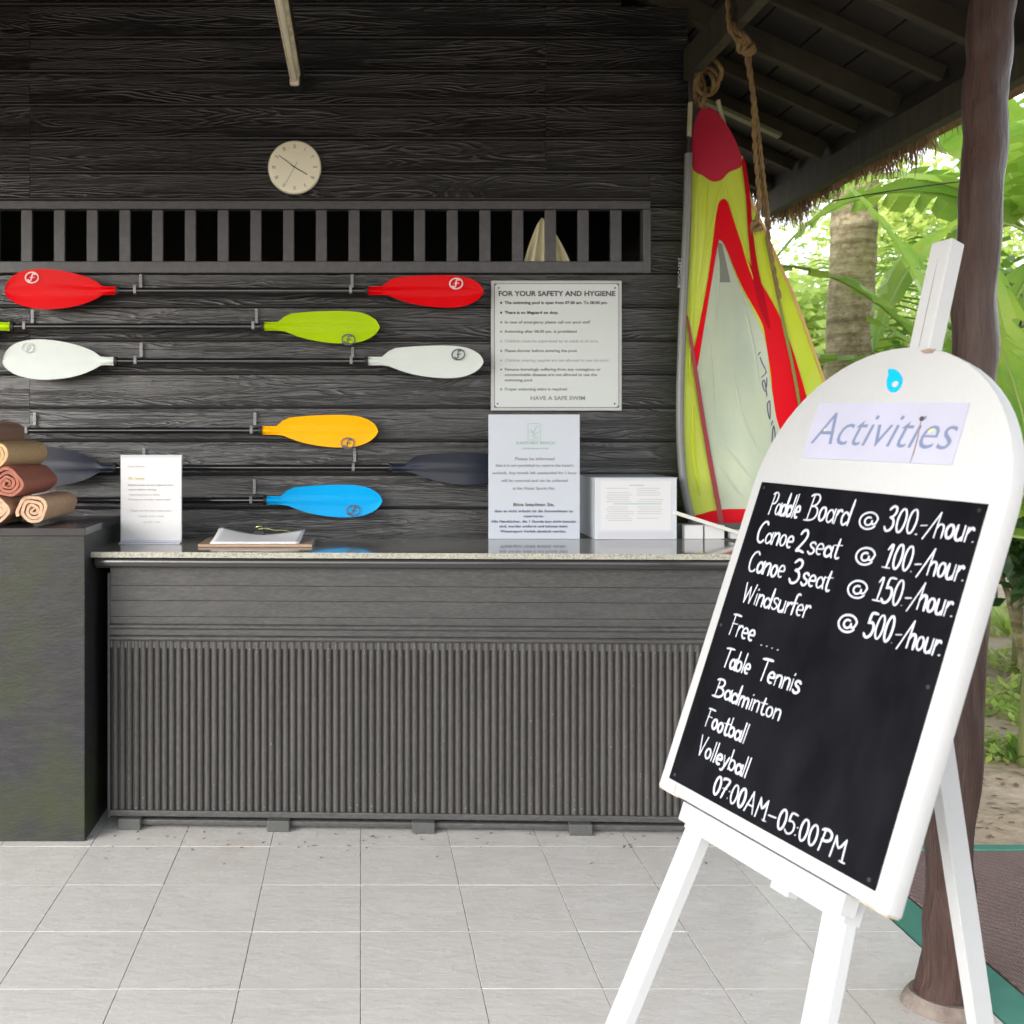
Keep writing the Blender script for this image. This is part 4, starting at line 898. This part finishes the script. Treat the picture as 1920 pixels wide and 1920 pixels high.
# rope
rp = empty('hanging_rope', (1.42, 3.95, 3.1), label='frayed brown rope knotted over the beam and trailing down the sail', cat='rope')
def twist(name, pts, r_, strands=2, rs=None, turns=60, parent=rp, k=14):
    q = smoothpts(pts, k); mb = MB(); n = len(q); L_ = sum((q[i+1]-q[i]).length for i in range(n-1)); 
    for s_ in range(strands):
        o = []; acc = 0
        for i, p in enumerate(q):
            if i: acc += (q[i]-q[i-1]).length
            a = acc/(r_*5.5)*2*math.pi*.5+s_*2*math.pi/strands; t = (q[min(i+1, n-1)]-q[max(i-1, 0)]).normalized(); u = t.orthogonal().normalized(); v = t.cross(u)
            u = (Vector((1, .2, .1))-t*t.dot(Vector((1, .2, .1)))).normalized(); v = t.cross(u)
            o.append(p+(u*math.cos(a)+v*math.sin(a))*r_*.5)
        mb.tube(o, r_*.62, 7)
    return mb.build(name, M_rope, parent, smooth=2)
def V3(px, py, Y): return P(px, py, Y*1.078)
twist('rope_strand', [V3(1363, -60, 3.96), V3(1365, 10, 3.93), V3(1367, 50, 3.92), V3(1380, 72, 3.92), V3(1396, 84, 3.93), V3(1402, 120, 3.95), V3(1412, 180, 4.0), V3(1420, 250, 4.1), V3(1428, 330, 4.2), V3(1436, 400, 4.28), V3(1446, 480, 4.33), V3(1462, 560, 4.36)], .0095, k=26)
twist('rope_strand', [V3(1372, 40, 3.94), V3(1385, 62, 3.90), V3(1404, 78, 3.92), V3(1405, 110, 3.97), V3(1412, 190, 4.02), V3(1414, 260, 4.1), V3(1420, 330, 4.18), V3(1424, 380, 4.22), V3(1418, 415, 4.23)], .0095, k=26)
twist('rope_strand', [V3(1398, 90, 3.99), V3(1410, 150, 4.02), V3(1424, 260, 4.12), V3(1433, 340, 4.2), V3(1444, 430, 4.28)], .0075, k=26)
mb = MB()
for c, rr in (((1398, 84), .028), ((1392, 72), .02), ((1404, 92), .02)):
    p = V3(*c, 3.93); mb.tube([p+Vector((rr*math.cos(t), rr*.5*math.sin(2*t), rr*math.sin(t))) for t in [i*2*math.pi/14 for i in range(15)]], .011, 8)
p = V3(1418, 424, 4.22)
for q in range(3): mb.tube([p+Vector((.016*math.cos(t+q), .014*math.sin(t*2+q), .016*math.sin(t))) for t in [i*2*math.pi/12 for i in range(13)]], .010, 8)
for _ in range(60):
    b = V3(1418+random.uniform(-8, 8), 428, 4.22); e = b+Vector((random.uniform(-.03, .03), random.uniform(-.02, .02), -random.uniform(.01, .04))); s_ = Vector((.001, 0, 0)); mb.add([b-s_, b+s_, e], [(0, 1, 2)])
mb.build('knot', M_rope, rp, smooth=2)
rl = empty('sail_lashing', P(1312, 150, 4.81), label='loop of brown rope lashing the sail top to the beam end', cat='rope')
mb = MB(); yb_ = 4.82
for q, (cx, cy, rx, ry) in enumerate([(1325, 152, 22, 26), (1322, 156, 16, 22), (1328, 148, 20, 18), (1312, 170, 9, 28)]):
    mb.tube([P(cx+rx*math.cos(t+q), cy+ry*math.sin(t+q), yb_+.03*math.sin(t*2+q)) for t in [i*2*math.pi/24 for i in range(25)]], .010, 8)
for q in range(3):
    mb.tube(smoothpts([P(1316+q*4, 176, yb_-.01), P(1310+q*7, 190, yb_-.02), P(1318+q*3, 204, yb_-.01)], 5), .004, 6)
mb.tube(smoothpts([P(1305, 140, yb_), P(1330, 110, 4.77), P(1352, 128, 4.75), P(1350, 150, 4.79)], 6), .010, 8)
mb.build('rope_loop', M_rope, rl, smooth=2)

# ================================================================== EASEL BOARD
Rb = Matrix(((.32776537, .33131212, -.88476106), (-.94446123, .09138916, -.31565963), (-.02372429, .93908482, .34286566)))
TLw = Vector((.83820682, 2.2, CAMH-.10195602))
Mb = frame_mtx(TLw, Rb.col[0], Rb.col[1], Rb.col[2])
ea = empty('easel_sign', mtx=Mb, label='white arched activities price board standing on a white easel in the foreground', cat='sign board')
def lo(name, mb, m, **k): return mb.build(name, m, ea, local=True, **k)
XL0, XR0, TH = -.027, .560, .034
arch = [(XL0, -.662)]+[(.2665+.2935*math.cos(R(a)), -.006+.2935*math.sin(R(a))) for a in range(180, -1, -6)]+[(XR0, -.662)]
mb = MB(); mb.poly([(x_, y_, -TH) for x_, y_ in arch], (0, 0, 1), TH-.002); bd = lo('board', mb, M_white, bevel=.0025, smooth=True)
mb = MB(); mb.box((0, -.6375, -.0015), (.5297, 0, .0008)); ch = lo('blackboard_panel', mb, M_chalk)
for x_, y_ in ((.012, -.012), (.518, -.012), (.014, -.626), (.515, -.626), (.012, -.31), (.519, -.31)):
    mb = MB(); mb.poly([(x_+.0035*math.cos(i*math.pi/5), y_+.0035*math.sin(i*math.pi/5), .0009) for i in range(10)], (0, 0, 1), .0006); lo('screw', mb, M_screw)
random.seed(11)
txt = [[('Paddle', .046, .132, -.066, .046), ('Board', .150, .262, -.066, .050), ('@', .279, .328, -.073, .045), ('300.-/hour.', .341, .527, -.066, .044)],
 [('Canoe', .034, .140, -.127, .044), ('2', .150, .175, -.131, .046), ('seat', .181, .262, -.131, .042), ('@', .295, .345, -.137, .046), ('100.-/hour.', .363, .528, -.132, .044)],
 [('Canoe', .036, .141, -.189, .044), ('3', .156, .186, -.193, .046), ('seat', .188, .263, -.193, .042), ('@', .299, .350, -.199, .046), ('150.-/hour.', .364, .527, -.192, .044)],
 [('Windsurfer', .048, .232, -.252, .040), ('@', .301, .350, -.262, .046), ('500.-/hour.', .366, .526, -.257, .044)],
 [('Free', .040, .115, -.323, .042), ('....', .132, .192, -.325, .042)],
 [('Table', .050, .130, -.387, .038), ('Tennis', .155, .265, -.389, .040)],
 [('Badminton', .052, .240, -.448, .036)], [('Football', .053, .173, -.511, .036)], [('Volleyball', .056, .203, -.568, .036)],
 [('07:00', .128, .218, -.622, .036), ('AM', .220, .278, -.622, .036), ('-', .280, .300, -.622, .036), ('05:00', .303, .398, -.622, .036), ('PM', .402, .462, -.622, .036)]]
for ln in txt:
    mb = MB()
    for s_, xa, xb, y_, h_ in ln: write(mb, s_, xa, xb, y_, h_, wst=.0038 if s_ == '@' else .0044, z=.0009)
    lo('lettering_line', mb, M_letter)
# title plate
def ploc(x_, y_, off=0):
    h = Vector(((x_-CX)/F, 1, -(y_-CY)/F)); o = Vector((0, 0, CAMH)); n_ = Rb.col[2]; p0 = TLw+n_*off; tt = (p0-o).dot(n_)/h.dot(n_); q = o+h*tt-p0; return (q.dot(Rb.col[0]), q.dot(Rb.col[1]))
plt = [(.088, .058), (.441, .062), (.440, .175), (.092, .175)]
mb = MB(); mb.poly([(a, b, -.0018) for a, b in plt], (0, 0, 1), .0022); tp = lo('title_plate', mb, mat('title_plate', (.43, .44, .56), .4, spec=.3, var=(9, .5, (.38, .38, .46), (1, 1, 1))))
xa_, ya_ = ploc(1521, 832); xb_, yb2 = ploc(1797, 832)
t = text('title', 'Activities', .098, M_inkb, ea, (xa_, ya_, .0006), shear=.30, ext=.0003, bold=-.0009)
xs_ = [v.co.x for v in t.data.vertices]; t.scale.x = (ploc(1797, 800)[0]-ploc(1519, 832)[0])/(max(xs_)-min(xs_)); t.location.x = xa_-min(xs_)*t.scale.x-.002; t.parent = tp
M_fy = mat('faded_yellow', (.66, .70, .22), .5)
for pp in ([(1538, 814), (1548, 814), (1548, 797)], [(1740, 812), (1752, 806), (1755, 800), (1743, 801)]):
    mb = MB(); mb.poly([(*ploc(*q_), .0005) for q_ in pp], (0, 0, 1), .0002); mb.build('yellow_fill', M_fy, tp, local=True)
M_rust = mat('rust', (.20, .12, .08), .8, var=(80, .7, (.4, .32, .26), (1, 1, 1)))
mb = MB(); ribbon(mb, [Vector((*ploc(*q_), .0012)) for q_ in ((1727, 792), (1722, 820), (1714, 848), (1707, 868))], .0012, .0004); mb.build('crack', M_rust, tp, local=True)
mb = MB(); nx_, ny_ = ploc(1729, 785.5); mb.poly([(.0048*math.cos(i*math.pi/5)+nx_, .0048*math.sin(i*math.pi/5)+ny_, .0005) for i in range(10)], (0, 0, 1), .0012); mb.build('nail', M_ink, tp, local=True)
# logo drop
def ploc(x_, y_, off=0):
    h = Vector(((x_-CX)/F, 1, -(y_-CY)/F)); o = Vector((0, 0, CAMH)); n_ = Rb.col[2]; p0 = TLw+n_*off; tt = (p0-o).dot(n_)/h.dot(n_); q = o+h*tt-p0; return (q.dot(Rb.col[0]), q.dot(Rb.col[1]))
drop = smoothpts([Vector((*ploc(a, b), 0)) for a, b in ((1666, 692), (1680, 694), (1690, 706), (1690, 720), (1682, 732), (1672, 735), (1664, 728), (1663, 714), (1666, 702))], 4, True)
mb = MB(); mb.poly([Vector((v.x, v.y, -.0018)) for v in drop], (0, 0, 1), .0022); lo('logo_drop', mb, mat('logo_blue', (.0, .42, .85), .4))
cxl, cyl = ploc(1679, 720.5)
mb = MB(); mb.poly([(cxl+.0075*math.cos(i*math.pi/8), cyl+.0062*math.sin(i*math.pi/8), .0005) for i in range(16)], (0, 0, 1), .0003); lo('logo_dot', mb, M_white)
# worn lower edge, crack, rust
mb = MB(); mb.box((.505, -.6645, -.03), (.5585, -.6622, -.004)); lo('chipped_edge', mb, M_whitedirty)
mb = MB(); mb.box((XL0+.002, -.6645, -.03), (.035, -.6622, -.004)); lo('chipped_edge', mb, M_whitedirty)
mb = MB(); ribbon(mb, [Vector(p) for p in ((.022, -.640, -.0014), (.026, -.65, -.0014), (.024, -.6615, -.0014))], .0008, .0003); lo('crack', mb, M_rust)
mb = MB(); mb.poly([(.302, .2775, -.0015), (.312, .272, -.0015), (.330, .272, -.0015), (.336, .279, -.0015), (.318, .2815, -.0015)], (0, 0, 1), .0006); lo('rust_spot', mb, M_rust)
random.seed(31); mb = MB()
for _ in range(46):
    t_ = random.random(); 
    x_, y_ = (random.uniform(.532, .556), -.66+abs(random.gauss(0, .22))) if t_ < .6 else (random.uniform(-.02, .55), random.uniform(-.66, -.645))
    a_, b_ = random.uniform(.0006, .0016), random.uniform(.0008, .004); mb.add([(x_-a_, y_, -.0018), (x_, y_-b_, -.0018), (x_+a_, y_, -.0018), (x_, y_+b_, -.0018), (x_, y_, -.0012)], [(0, 1, 4), (1, 2, 4), (2, 3, 4), (3, 0, 4)])
mb.build('paint_chips', M_whitedirty, ea, local=True, kind='stuff')
# ledge
mb = MB(); mb.box((.040, -.716, -.075), (.458, -.664, -.036)); mb.box((.060, -.700, -.035), (.480, -.6640, .0005)); lo('ledge', mb, M_white, bevel=.002)
mb = MB(); mb.box((.268, -.733, -.085), (.312, -.7165, -.06)); lo('peg_block', mb, M_white, bevel=.002)
# legs: two splayed front legs meeting at the apex
def leg(x0, y0, x1, y1, z0, z1, w_=.050, t_=.026):
    mb = MB(); mb.bar((x0, y0, z0), (x1, y1, z1), w_, t_, (0, 0, 1)); lo('leg', mb, M_white, bevel=.002)
yf = -1.56
def floorpt(x_, z_): # local point on the ground below (x, z)
    w0 = Mb @ Vector((x_, -1.0, z_)); vy = Rb.col[1]; return -1.0-(w0.z-.002)/vy.z
zl = -.055
def foot(xt, yt, sl): yb_ = floorpt(xt+sl*(-1.4-yt), zl)+.01; leg(xt, yt, xt+sl*(yb_-yt), yb_, zl, zl)
foot(.065+.125*.55, -.15, .125); foot(.431-.120*.55, -.15, -.120)
mb = MB(); mb.bar((.236, .525, zl), (.318, -.30, zl), .046, .034, (0, 0, 1)); lo('mast', mb, M_white, bevel=.002)
mb = MB(); ribbon(mb, [Vector((.240+.1*(.485-y_), y_, zl+.0168)) for y_ in (.485, .43, .38, .33, .27)], .0016, .0004); lo('mast_slot', mb, mat('slot_shadow', (.12, .12, .13), .8))
rl0 = Mb.inverted() @ P(1682, 860, 1.98); rl1 = Mb.inverted() @ Vector(((1869-CX)*2.3/F, 2.3, .02))
mb = MB(); mb.bar(rl0, rl1, .05, .026, (1, 0, 0)); lo('leg', mb, M_white, bevel=.002)
mb = MB(); mb.box((.10, -.02, -.073), (.42, .03, -.0735+.001)); 
mb = MB(); mb.box((.16, -.03, -.108), (.44, .02, -.0745)); lo('brace', mb, M_white, bevel=.002)

# ================================================================== POST
po = empty('log_post', (1.544, 2.85, 0), label='brown peeled log post holding up the roof, behind the easel', cat='post')
pts = []; rs = []
ctl = [(1768, 1918, .098), (1768, 1880, .085), (1775, 1800, .074), (1778, 1690, .070), (1783, 1590, .068), (1795, 1400, .066), (1806, 1200, .066), (1815, 1000, .065), (1818, 850, .064), (1824, 700, .063), (1830, 560, .064), (1836, 420, .062), (1842, 300, .063), (1848, 200, .064), (1855, 100, .064), (1860, 0, .065), (1866, -120, .066), (1880, -330, .066)]
Yp = 2.85
q = smoothpts([Vector((a, b, c*1000)) for a, b, c in ctl], 6)
for i, v in enumerate(q):
    p = P(v.x, v.y, Yp); pts.append(p+Vector((.004*math.sin(i*.7), .006*math.sin(i*.33), 0))); rs.append(v.z/1000*.87*(1+.03*noise.noise(Vector((i*.4, 3, 0)))))
mb = MB(); mb.tube(pts, rs, 28, True, wob=.10); mb.build('log', M_bark, po, smooth=2)
mb = MB(); mb.tube([(pts[0].x, Yp, .0), (pts[0].x, Yp, .022), (pts[0].x, Yp, .038)], [.100, .092, .080], 28, True, wob=.12); mb.build('mortar_collar', M_concrete, po, smooth=True)

# ================================================================== PLANTS
def leafblade(mb, base, d0, ln, wd, droop=.5, tear=0, fold_=.25, n=14, roll=0, mi=0, rib=True):
    d0 = Vector(d0).normalized(); p = Vector(base); d_ = d0.copy(); pts = [p.copy()]; ds = [d_.copy()]
    for i in range(n):
        d_ = (d_+Vector((0, 0, -1))*droop/n*(1+1.2*i/n)).normalized(); p = p+d_*ln/n; pts.append(p.copy()); ds.append(d_.copy())
    side = d0.cross(Vector((0, 0, 1)))
    if side.length < .1: side = Vector((1, 0, 0))
    side.normalize(); side = Matrix.Rotation(roll, 3, d0) @ side
    def W(t): return wd*.5*math.sin(math.pi*min(1, max(0, t))**.62)**.8 if 0 < t < 1 else .003
    for sg_ in (-1, 1):
        seg0 = int(n*.12)
        for i in range(seg0, n):
            t0, t1 = i/n, (i+1)/n; gap = tear and random.random() < tear
            nrm0 = side.cross(ds[i]); nrm1 = side.cross(ds[i+1])
            w0, w1 = W(t0), W(t1)
            if gap: w1 = w1*.55; 
            a0 = pts[i]; a1 = pts[i+1]; lag = ds[i]*w0*.25
            b0 = a0+side*sg_*w0+nrm0*w0*fold_*abs(1)+lag*(0); b1 = a1+side*sg_*w1+nrm1*w1*fold_
            m0 = a0+side*sg_*w0*.5+nrm0*w0*fold_*.75; m1 = a1+side*sg_*w1*.5+nrm1*w1*fold_*.75
            dr = Vector((0, 0, -1))*(random.uniform(0, .12)*wd if tear else 0)
            mb.mi = mi; mb.add([a0, m0, m1, a1], [(0, 1, 2, 3)]); mb.add([m0, b0+dr, b1+dr, m1], [(0, 1, 2, 3)])
    if rib: mb.mi = mi+1; mb.tube(pts[::2]+[pts[-1]], [max(.0015, .011*(1-.85*i/(len(pts[::2])))) for i in range(len(pts[::2])+1)], 5, False)
    mb.mi = 0
def banana(px, Y, h_, leaves, lab, seed, gz=0):
    random.seed(seed); b = P(px, 0, Y); b.z = -.03
    e = empty('banana_plant', b, label=lab, cat='plant', group='broad leaved plants beyond the terrace')
    mb = MB(); top = b+Vector((.05, 0, h_)); mb.tube(smoothpts([b, b+Vector((.02, 0, h_*.5)), top], 5), [.09-.04*i/10 for i in range(11)], 12); mb.build('stem', mat('stem%d' % seed, (.16, .2, .06), .6, var=(8, .7, (.25, .2, .1), (1, 1, .3))), e, smooth=2)
    for (az, el, ln, wd, dr) in leaves:
        d_ = Vector((math.cos(R(az))*math.cos(R(el)), math.sin(R(az))*math.cos(R(el)), math.sin(R(el))))
        m = MB(); leafblade(m, top-Vector((0, 0, .1)), d_, ln, wd, dr, tear=.35, roll=random.uniform(-.5, .5), n=18); m.build('leaf', [M_banana, M_midrib], e, smooth=2)
banana(1812, 6.2, 1.7, [(185, 62, 1.7, .42, .9), (160, 50, 1.6, .40, 1.2), (200, 30, 1.5, .36, 1.4), (140, 75, 1.7, .4, .6), (230, 55, 1.5, .4, 1.2), (20, 60, 1.6, .42, 1.0), (270, 70, 1.5, .38, .9), (170, 8, 1.3, .3, 1.0), (350, 35, 1.4, .4, 1.2)], 'broad leaved banana plant left of the log post, leaning over the palm trunk side', 21)
banana(1945, 5.0, 1.15, [(180, 80, 1.5, .36, .25), (150, 70, 1.4, .34, .7), (215, 72, 1.3, .36, .7), (120, 60, 1.3, .3, 1), (250, 40, 1.1, .3, 1.2), (0, 65, 1.3, .35, .9), (60, 50, 1.3, .35, 1), (185, 25, .9, .25, 1.4)], 'banana plant with upright broad leaf at the right edge beside the log post', 22)
banana(1925, 7.0, 3.0, [(260, 75, 1.9, .55, .5), (205, 60, 1.9, .5, .9), (190, 35, 1.6, .5, .7), (265, 5, 1.6, .5, .8), (170, 40, 1.9, .5, 1.2), (200, 20, 1.8, .5, 1.4), (120, 60, 1.8, .45, .9), (240, 50, 1.7, .45, 1.1), (30, 45, 1.8, .5, 1.2), (300, 60, 1.7, .4, .9), (180, 68, 1.7, .42, .7)], 'tall banana plant with drooping leaves high behind the log post', 23)
banana(1720, 8.8, 1.6, [(170, 40, 1.6, .36, 1.2), (200, 65, 1.6, .36, .8), (20, 55, 1.6, .36, 1), (250, 45, 1.4, .36, 1.1), (340, 30, 1.5, .36, 1.3), (100, 60, 1.4, .3, 1)], 'banana plant just right of the palm trunk, farther back', 24)

def frond(mb, base, d0, ln, droop, nl=34, lw=.022, ll=.45):
    p = Vector(base); d_ = Vector(d0).normalized(); pts = [p.copy()]; ds = [d_]; n = 16
    for i in range(n):
        d_ = (d_+Vector((0, 0, -1))*droop/n*(1+i/n)).normalized(); p = p+d_*ln/n; pts.append(p.copy()); ds.append(d_.copy())
    side = Vector(d0).cross(Vector((0, 0, 1))); side = side.normalized() if side.length > .05 else Vector((1, 0, 0))
    for i in range(nl):
        t = .12+.88*i/nl; k = min(n-1, int(t*n)); f_ = t*n-k; a = pts[k].lerp(pts[k+1], f_); dd = ds[k]
        l_ = ll*math.sin(math.pi*(.12+.84*t))**.6
        for s_ in (-1, 1):
            v = (dd*.55+side*s_*.85+Vector((0, 0, -.25+random.uniform(-.12, .12)))).normalized(); m_ = a+v*l_*.5; e = a+v*l_+Vector((0, 0, -.22*l_)); w_ = dd*lw*.5
            mb.add([a-w_*.4, a+w_*.4, m_+w_, m_-w_, e], [(0, 1, 2, 3), (3, 2, 4)])
    mb.mi = 1; mb.tube(pts[::2], [.012*(1-.8*i/9) for i in range(len(pts[::2]))], 5, False); mb.mi = 0
def palm(p0, p1, r0_, r1_, nf, fl, lab, seed, group=None, droop=1.2, elr=(5, 75), mats=(M_leaf, M_midrib), tn=40, fil=.45):
    random.seed(seed); e = empty('palm_tree', p0, label=lab, cat='palm tree', group=group or 'palms in the garden')
    p0 = Vector(p0); p1 = Vector(p1); mb = MB(); pts = []; rs = []
    for i in range(tn+1):
        t = i/tn; pts.append(p0.lerp(p1, t)+Vector((.03*math.sin(t*4), 0, 0))); rs.append((r0_+(r1_-r0_)*t)*(1+.05*(i % 2))*(1+.02*random.uniform(-1, 1)))
    mb.tube(pts, rs, 22, True, wob=.06); mb.build('trunk', M_palmbark, e, smooth=2)
    for i in range(nf):
        az = 360*i/nf+random.uniform(-12, 12); el = random.uniform(*elr); d_ = Vector((math.cos(R(az))*math.cos(R(el)), math.sin(R(az))*math.cos(R(el)), math.sin(R(el))))
        m = MB(); frond(m, p1, d_, fl*random.uniform(.85, 1.1), droop*random.uniform(.8, 1.2), ll=fil); m.build('frond', list(mats), e)
a = P(1556, 1150, 7.5); a.z = -.03
palm(a, P(1622, 120, 7.5)+Vector((.15, .3, 1.2)), .165, .14, 12, 2.6, 'thick mottled palm trunk seen between the sail and the log post', 31, droop=1.5)
for i, (px, Y, h_, fl, lab) in enumerate([(1530, 12, 1.6, 1.9, 'small young palm with upright fronds far behind the sail edge'), (1745, 8.4, 1.15, 2.1, 'low feathery palm between the thick trunk and the log post'), (1690, 13.5, 2.2, 2.2, 'mid sized palm far back between the trunk and the post'), (1478, 16, 2.4, 2.4, 'distant palm showing right beside the sail')]):
    b = P(px, 0, Y); b.z = -.03; palm(b, b+Vector((0, 0, h_)), .1, .07, 13, fl, lab, 40+i, droop=.9, elr=(25, 82), tn=12, fil=.5)

def shrub(c, r3, n, lw, m, lab, seed, name='shrub', cat='shrub', group='shrubs in the garden', stem=True):
    random.seed(seed); c = Vector(c); e = empty(name, (c.x, c.y, 0), label=lab, cat=cat, group=group); mb = MB()
    cl_ = [Vector((random.gauss(0, .42), random.gauss(0, .42), random.gauss(0, .42))) for _ in range(max(5, n//110))]
    for _ in range(n):
        k = random.choice(cl_); v = k+Vector((random.gauss(0, .2), random.gauss(0, .2), random.gauss(0, .2)))
        p = c+Vector((v.x*r3[0], v.y*r3[1], v.z*r3[2]))
        if p.z < .0: continue
        d_ = Vector((random.uniform(-1, 1), random.uniform(-1, 1), random.uniform(-.7, .6))).normalized(); s_ = d_.orthogonal().normalized(); s_ = Matrix.Rotation(random.uniform(0, 6.3), 3, d_) @ s_
        l_ = lw*random.uniform(.6, 1.4); w_ = l_*.24; mb.add([p, p+d_*l_*.45+s_*w_, p+d_*l_, p+d_*l_*.45-s_*w_], [(0, 1, 2, 3)])
    mb.build('foliage', m, e)
    if stem:
        mb = MB()
        for k in cl_[:6]:
            mb.tube([(c.x, c.y, 0), (c.x+k.x*r3[0]*.4, c.y+k.y*r3[1]*.4, c.z*.6), (c.x+k.x*r3[0], c.y+k.y*r3[1], max(.1, c.z+k.z*r3[2]))], [.03, .02, .008], 5)
        mb.build('stem', M_palmbark, e)
for i, (px, py, Y, r3, n, lw, m, lab) in enumerate([
    (1500, 640, 10, (.8, .6, .7), 2200, .13, M_leafl, 'pale yellow green bush beside the sail edge, left of the palm trunk'),
    (1690, 680, 9.5, (1.0, .7, .6), 2600, .10, M_leafl, 'pale lime bush behind the top of the easel'),
    (1800, 760, 8.5, (.9, .6, .6), 2200, .11, M_leaf, 'mid green bush behind the arched board'),
    (1760, 470, 17, (2.4, 1.6, 1.6), 7000, .15, M_leafl, 'large pale tree crown in the gap between the palm trunk and the post'),
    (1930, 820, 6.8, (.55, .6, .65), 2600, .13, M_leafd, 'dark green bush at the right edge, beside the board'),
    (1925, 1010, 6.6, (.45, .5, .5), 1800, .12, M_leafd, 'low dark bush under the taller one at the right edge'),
    (1985, 690, 8.5, (.8, .8, .8), 2000, .15, M_leaf, 'green bush farther back at the right edge'),
    (1460, 760, 11, (.9, .6, .8), 1500, .14, M_leaf, 'bush mostly hidden behind the sail')]):
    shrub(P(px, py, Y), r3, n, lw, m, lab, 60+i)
# rosette plant at the right edge
def rosette(px, py_ground, lab, seed, n=12, ln=.35, wd=.07, m=None):
    random.seed(seed); Y = F*CAMH/(py_ground-CY); b = P(px, py_ground, Y); b.z = -.03; e = empty('ground_plant', b, label=lab, cat='plant', group='low plants on the sandy ground')
    for i in range(n):
        az = random.uniform(0, 360); el = random.uniform(35, 80); mb = MB()
        leafblade(mb, b, (math.cos(R(az))*math.cos(R(el)), math.sin(R(az))*math.cos(R(el)), math.sin(R(el))), ln*random.uniform(.7, 1.2), wd, .8, n=7, fold_=.15, rib=False); mb.build('leaf', m or M_leafl, e, smooth=2)
rosette(1890, 1185, 'bright green strap leaved plant on the sand at the right edge', 81)
rosette(1850, 1170, 'small strap leaved plant close behind the board edge', 82, 9, .28, .06)
rosette(1905, 1420, 'leafy plant nearest the path at the right edge', 83, 10, .16, .06, M_leaf)
rosette(1930, 1300, 'leafy plant midway up the sandy ground at the right edge', 84, 12, .2, .07, M_leaf)
# ground cover
random.seed(5); mb = MB()
for _ in range(9000):
    Y = random.uniform(4.6, 9.5); X_ = random.uniform(.48, .75)*Y
    d_ = noise.noise(Vector((X_*1.4, Y*1.4, 2)))+.35*noise.noise(Vector((X_*5, Y*5, 7)))
    if d_ < -.10-.07*(Y-5.5): continue
    p = Vector((X_, Y, -.03+random.uniform(0, .05))); a = random.uniform(0, 6.3); dd = Vector((math.cos(a), math.sin(a), random.uniform(.1, .9))).normalized(); s_ = Vector((-math.sin(a), math.cos(a), 0)); l_ = random.uniform(.03, .085)
    mb.add([p, p+dd*l_*.5+s_*l_*.28, p+dd*l_, p+dd*l_*.5-s_*l_*.28], [(0, 1, 2, 3)])
mb.build('ground_cover', M_leafl, kind='stuff', label='patchy low green leaves on the sand', cat='ground cover')
mb = MB()
for _ in range(900):
    Y = random.uniform(4.1, 7.5); X_ = random.uniform(.48, .75)*Y; p = Vector((X_, Y, -.026)); a = random.uniform(0, 6.3); l_ = random.uniform(.02, .06)
    dd = Vector((math.cos(a), math.sin(a), random.uniform(-.1, .25))); s_ = Vector((-math.sin(a), math.cos(a), 0)); mb.add([p, p+dd*l_*.5+s_*l_*.2, p+dd*l_, p+dd*l_*.5-s_*l_*.2], [(0, 1, 2, 3)])
mb.build('leaf_litter', mat('litter', (.16, .10, .06), .9, var=(8, .7, (.3, .22, .12), (1, 1, 1))), kind='stuff', label='brown fallen leaves on the sand', cat='leaf litter')
# far belt of trees
random.seed(9); mb = MB()
for _ in range(9000):
    X_ = random.uniform(-12, 45); p = Vector((X_, 26+random.uniform(-2, 3), abs(random.gauss(0, 1.6))+.5*noise.noise(Vector((X_*.3, 0, 0)))*3))
    d_ = Vector((random.uniform(-1, 1), random.uniform(-1, 1), random.uniform(-1, 1))).normalized(); s_ = d_.orthogonal().normalized(); l_ = random.uniform(.3, .7)
    mb.add([p, p+d_*l_*.5+s_*l_*.22, p+d_*l_, p+d_*l_*.5-s_*l_*.22], [(0, 1, 2, 3)])
mb.build('tree_belt', M_leafl, kind='stuff', label='pale mass of trees at the back of the garden', cat='trees')
# thin cable beyond the eave
mb = MB(); mb.tube([P(1560+i*30, 375-i*4.6+1.5*(i-4)**2*.1, 5.5) for i in range(10)], .0035, 5); mb.build('cable', M_rubber, label='thin dark cable strung from the eave past the log post', cat='cable')
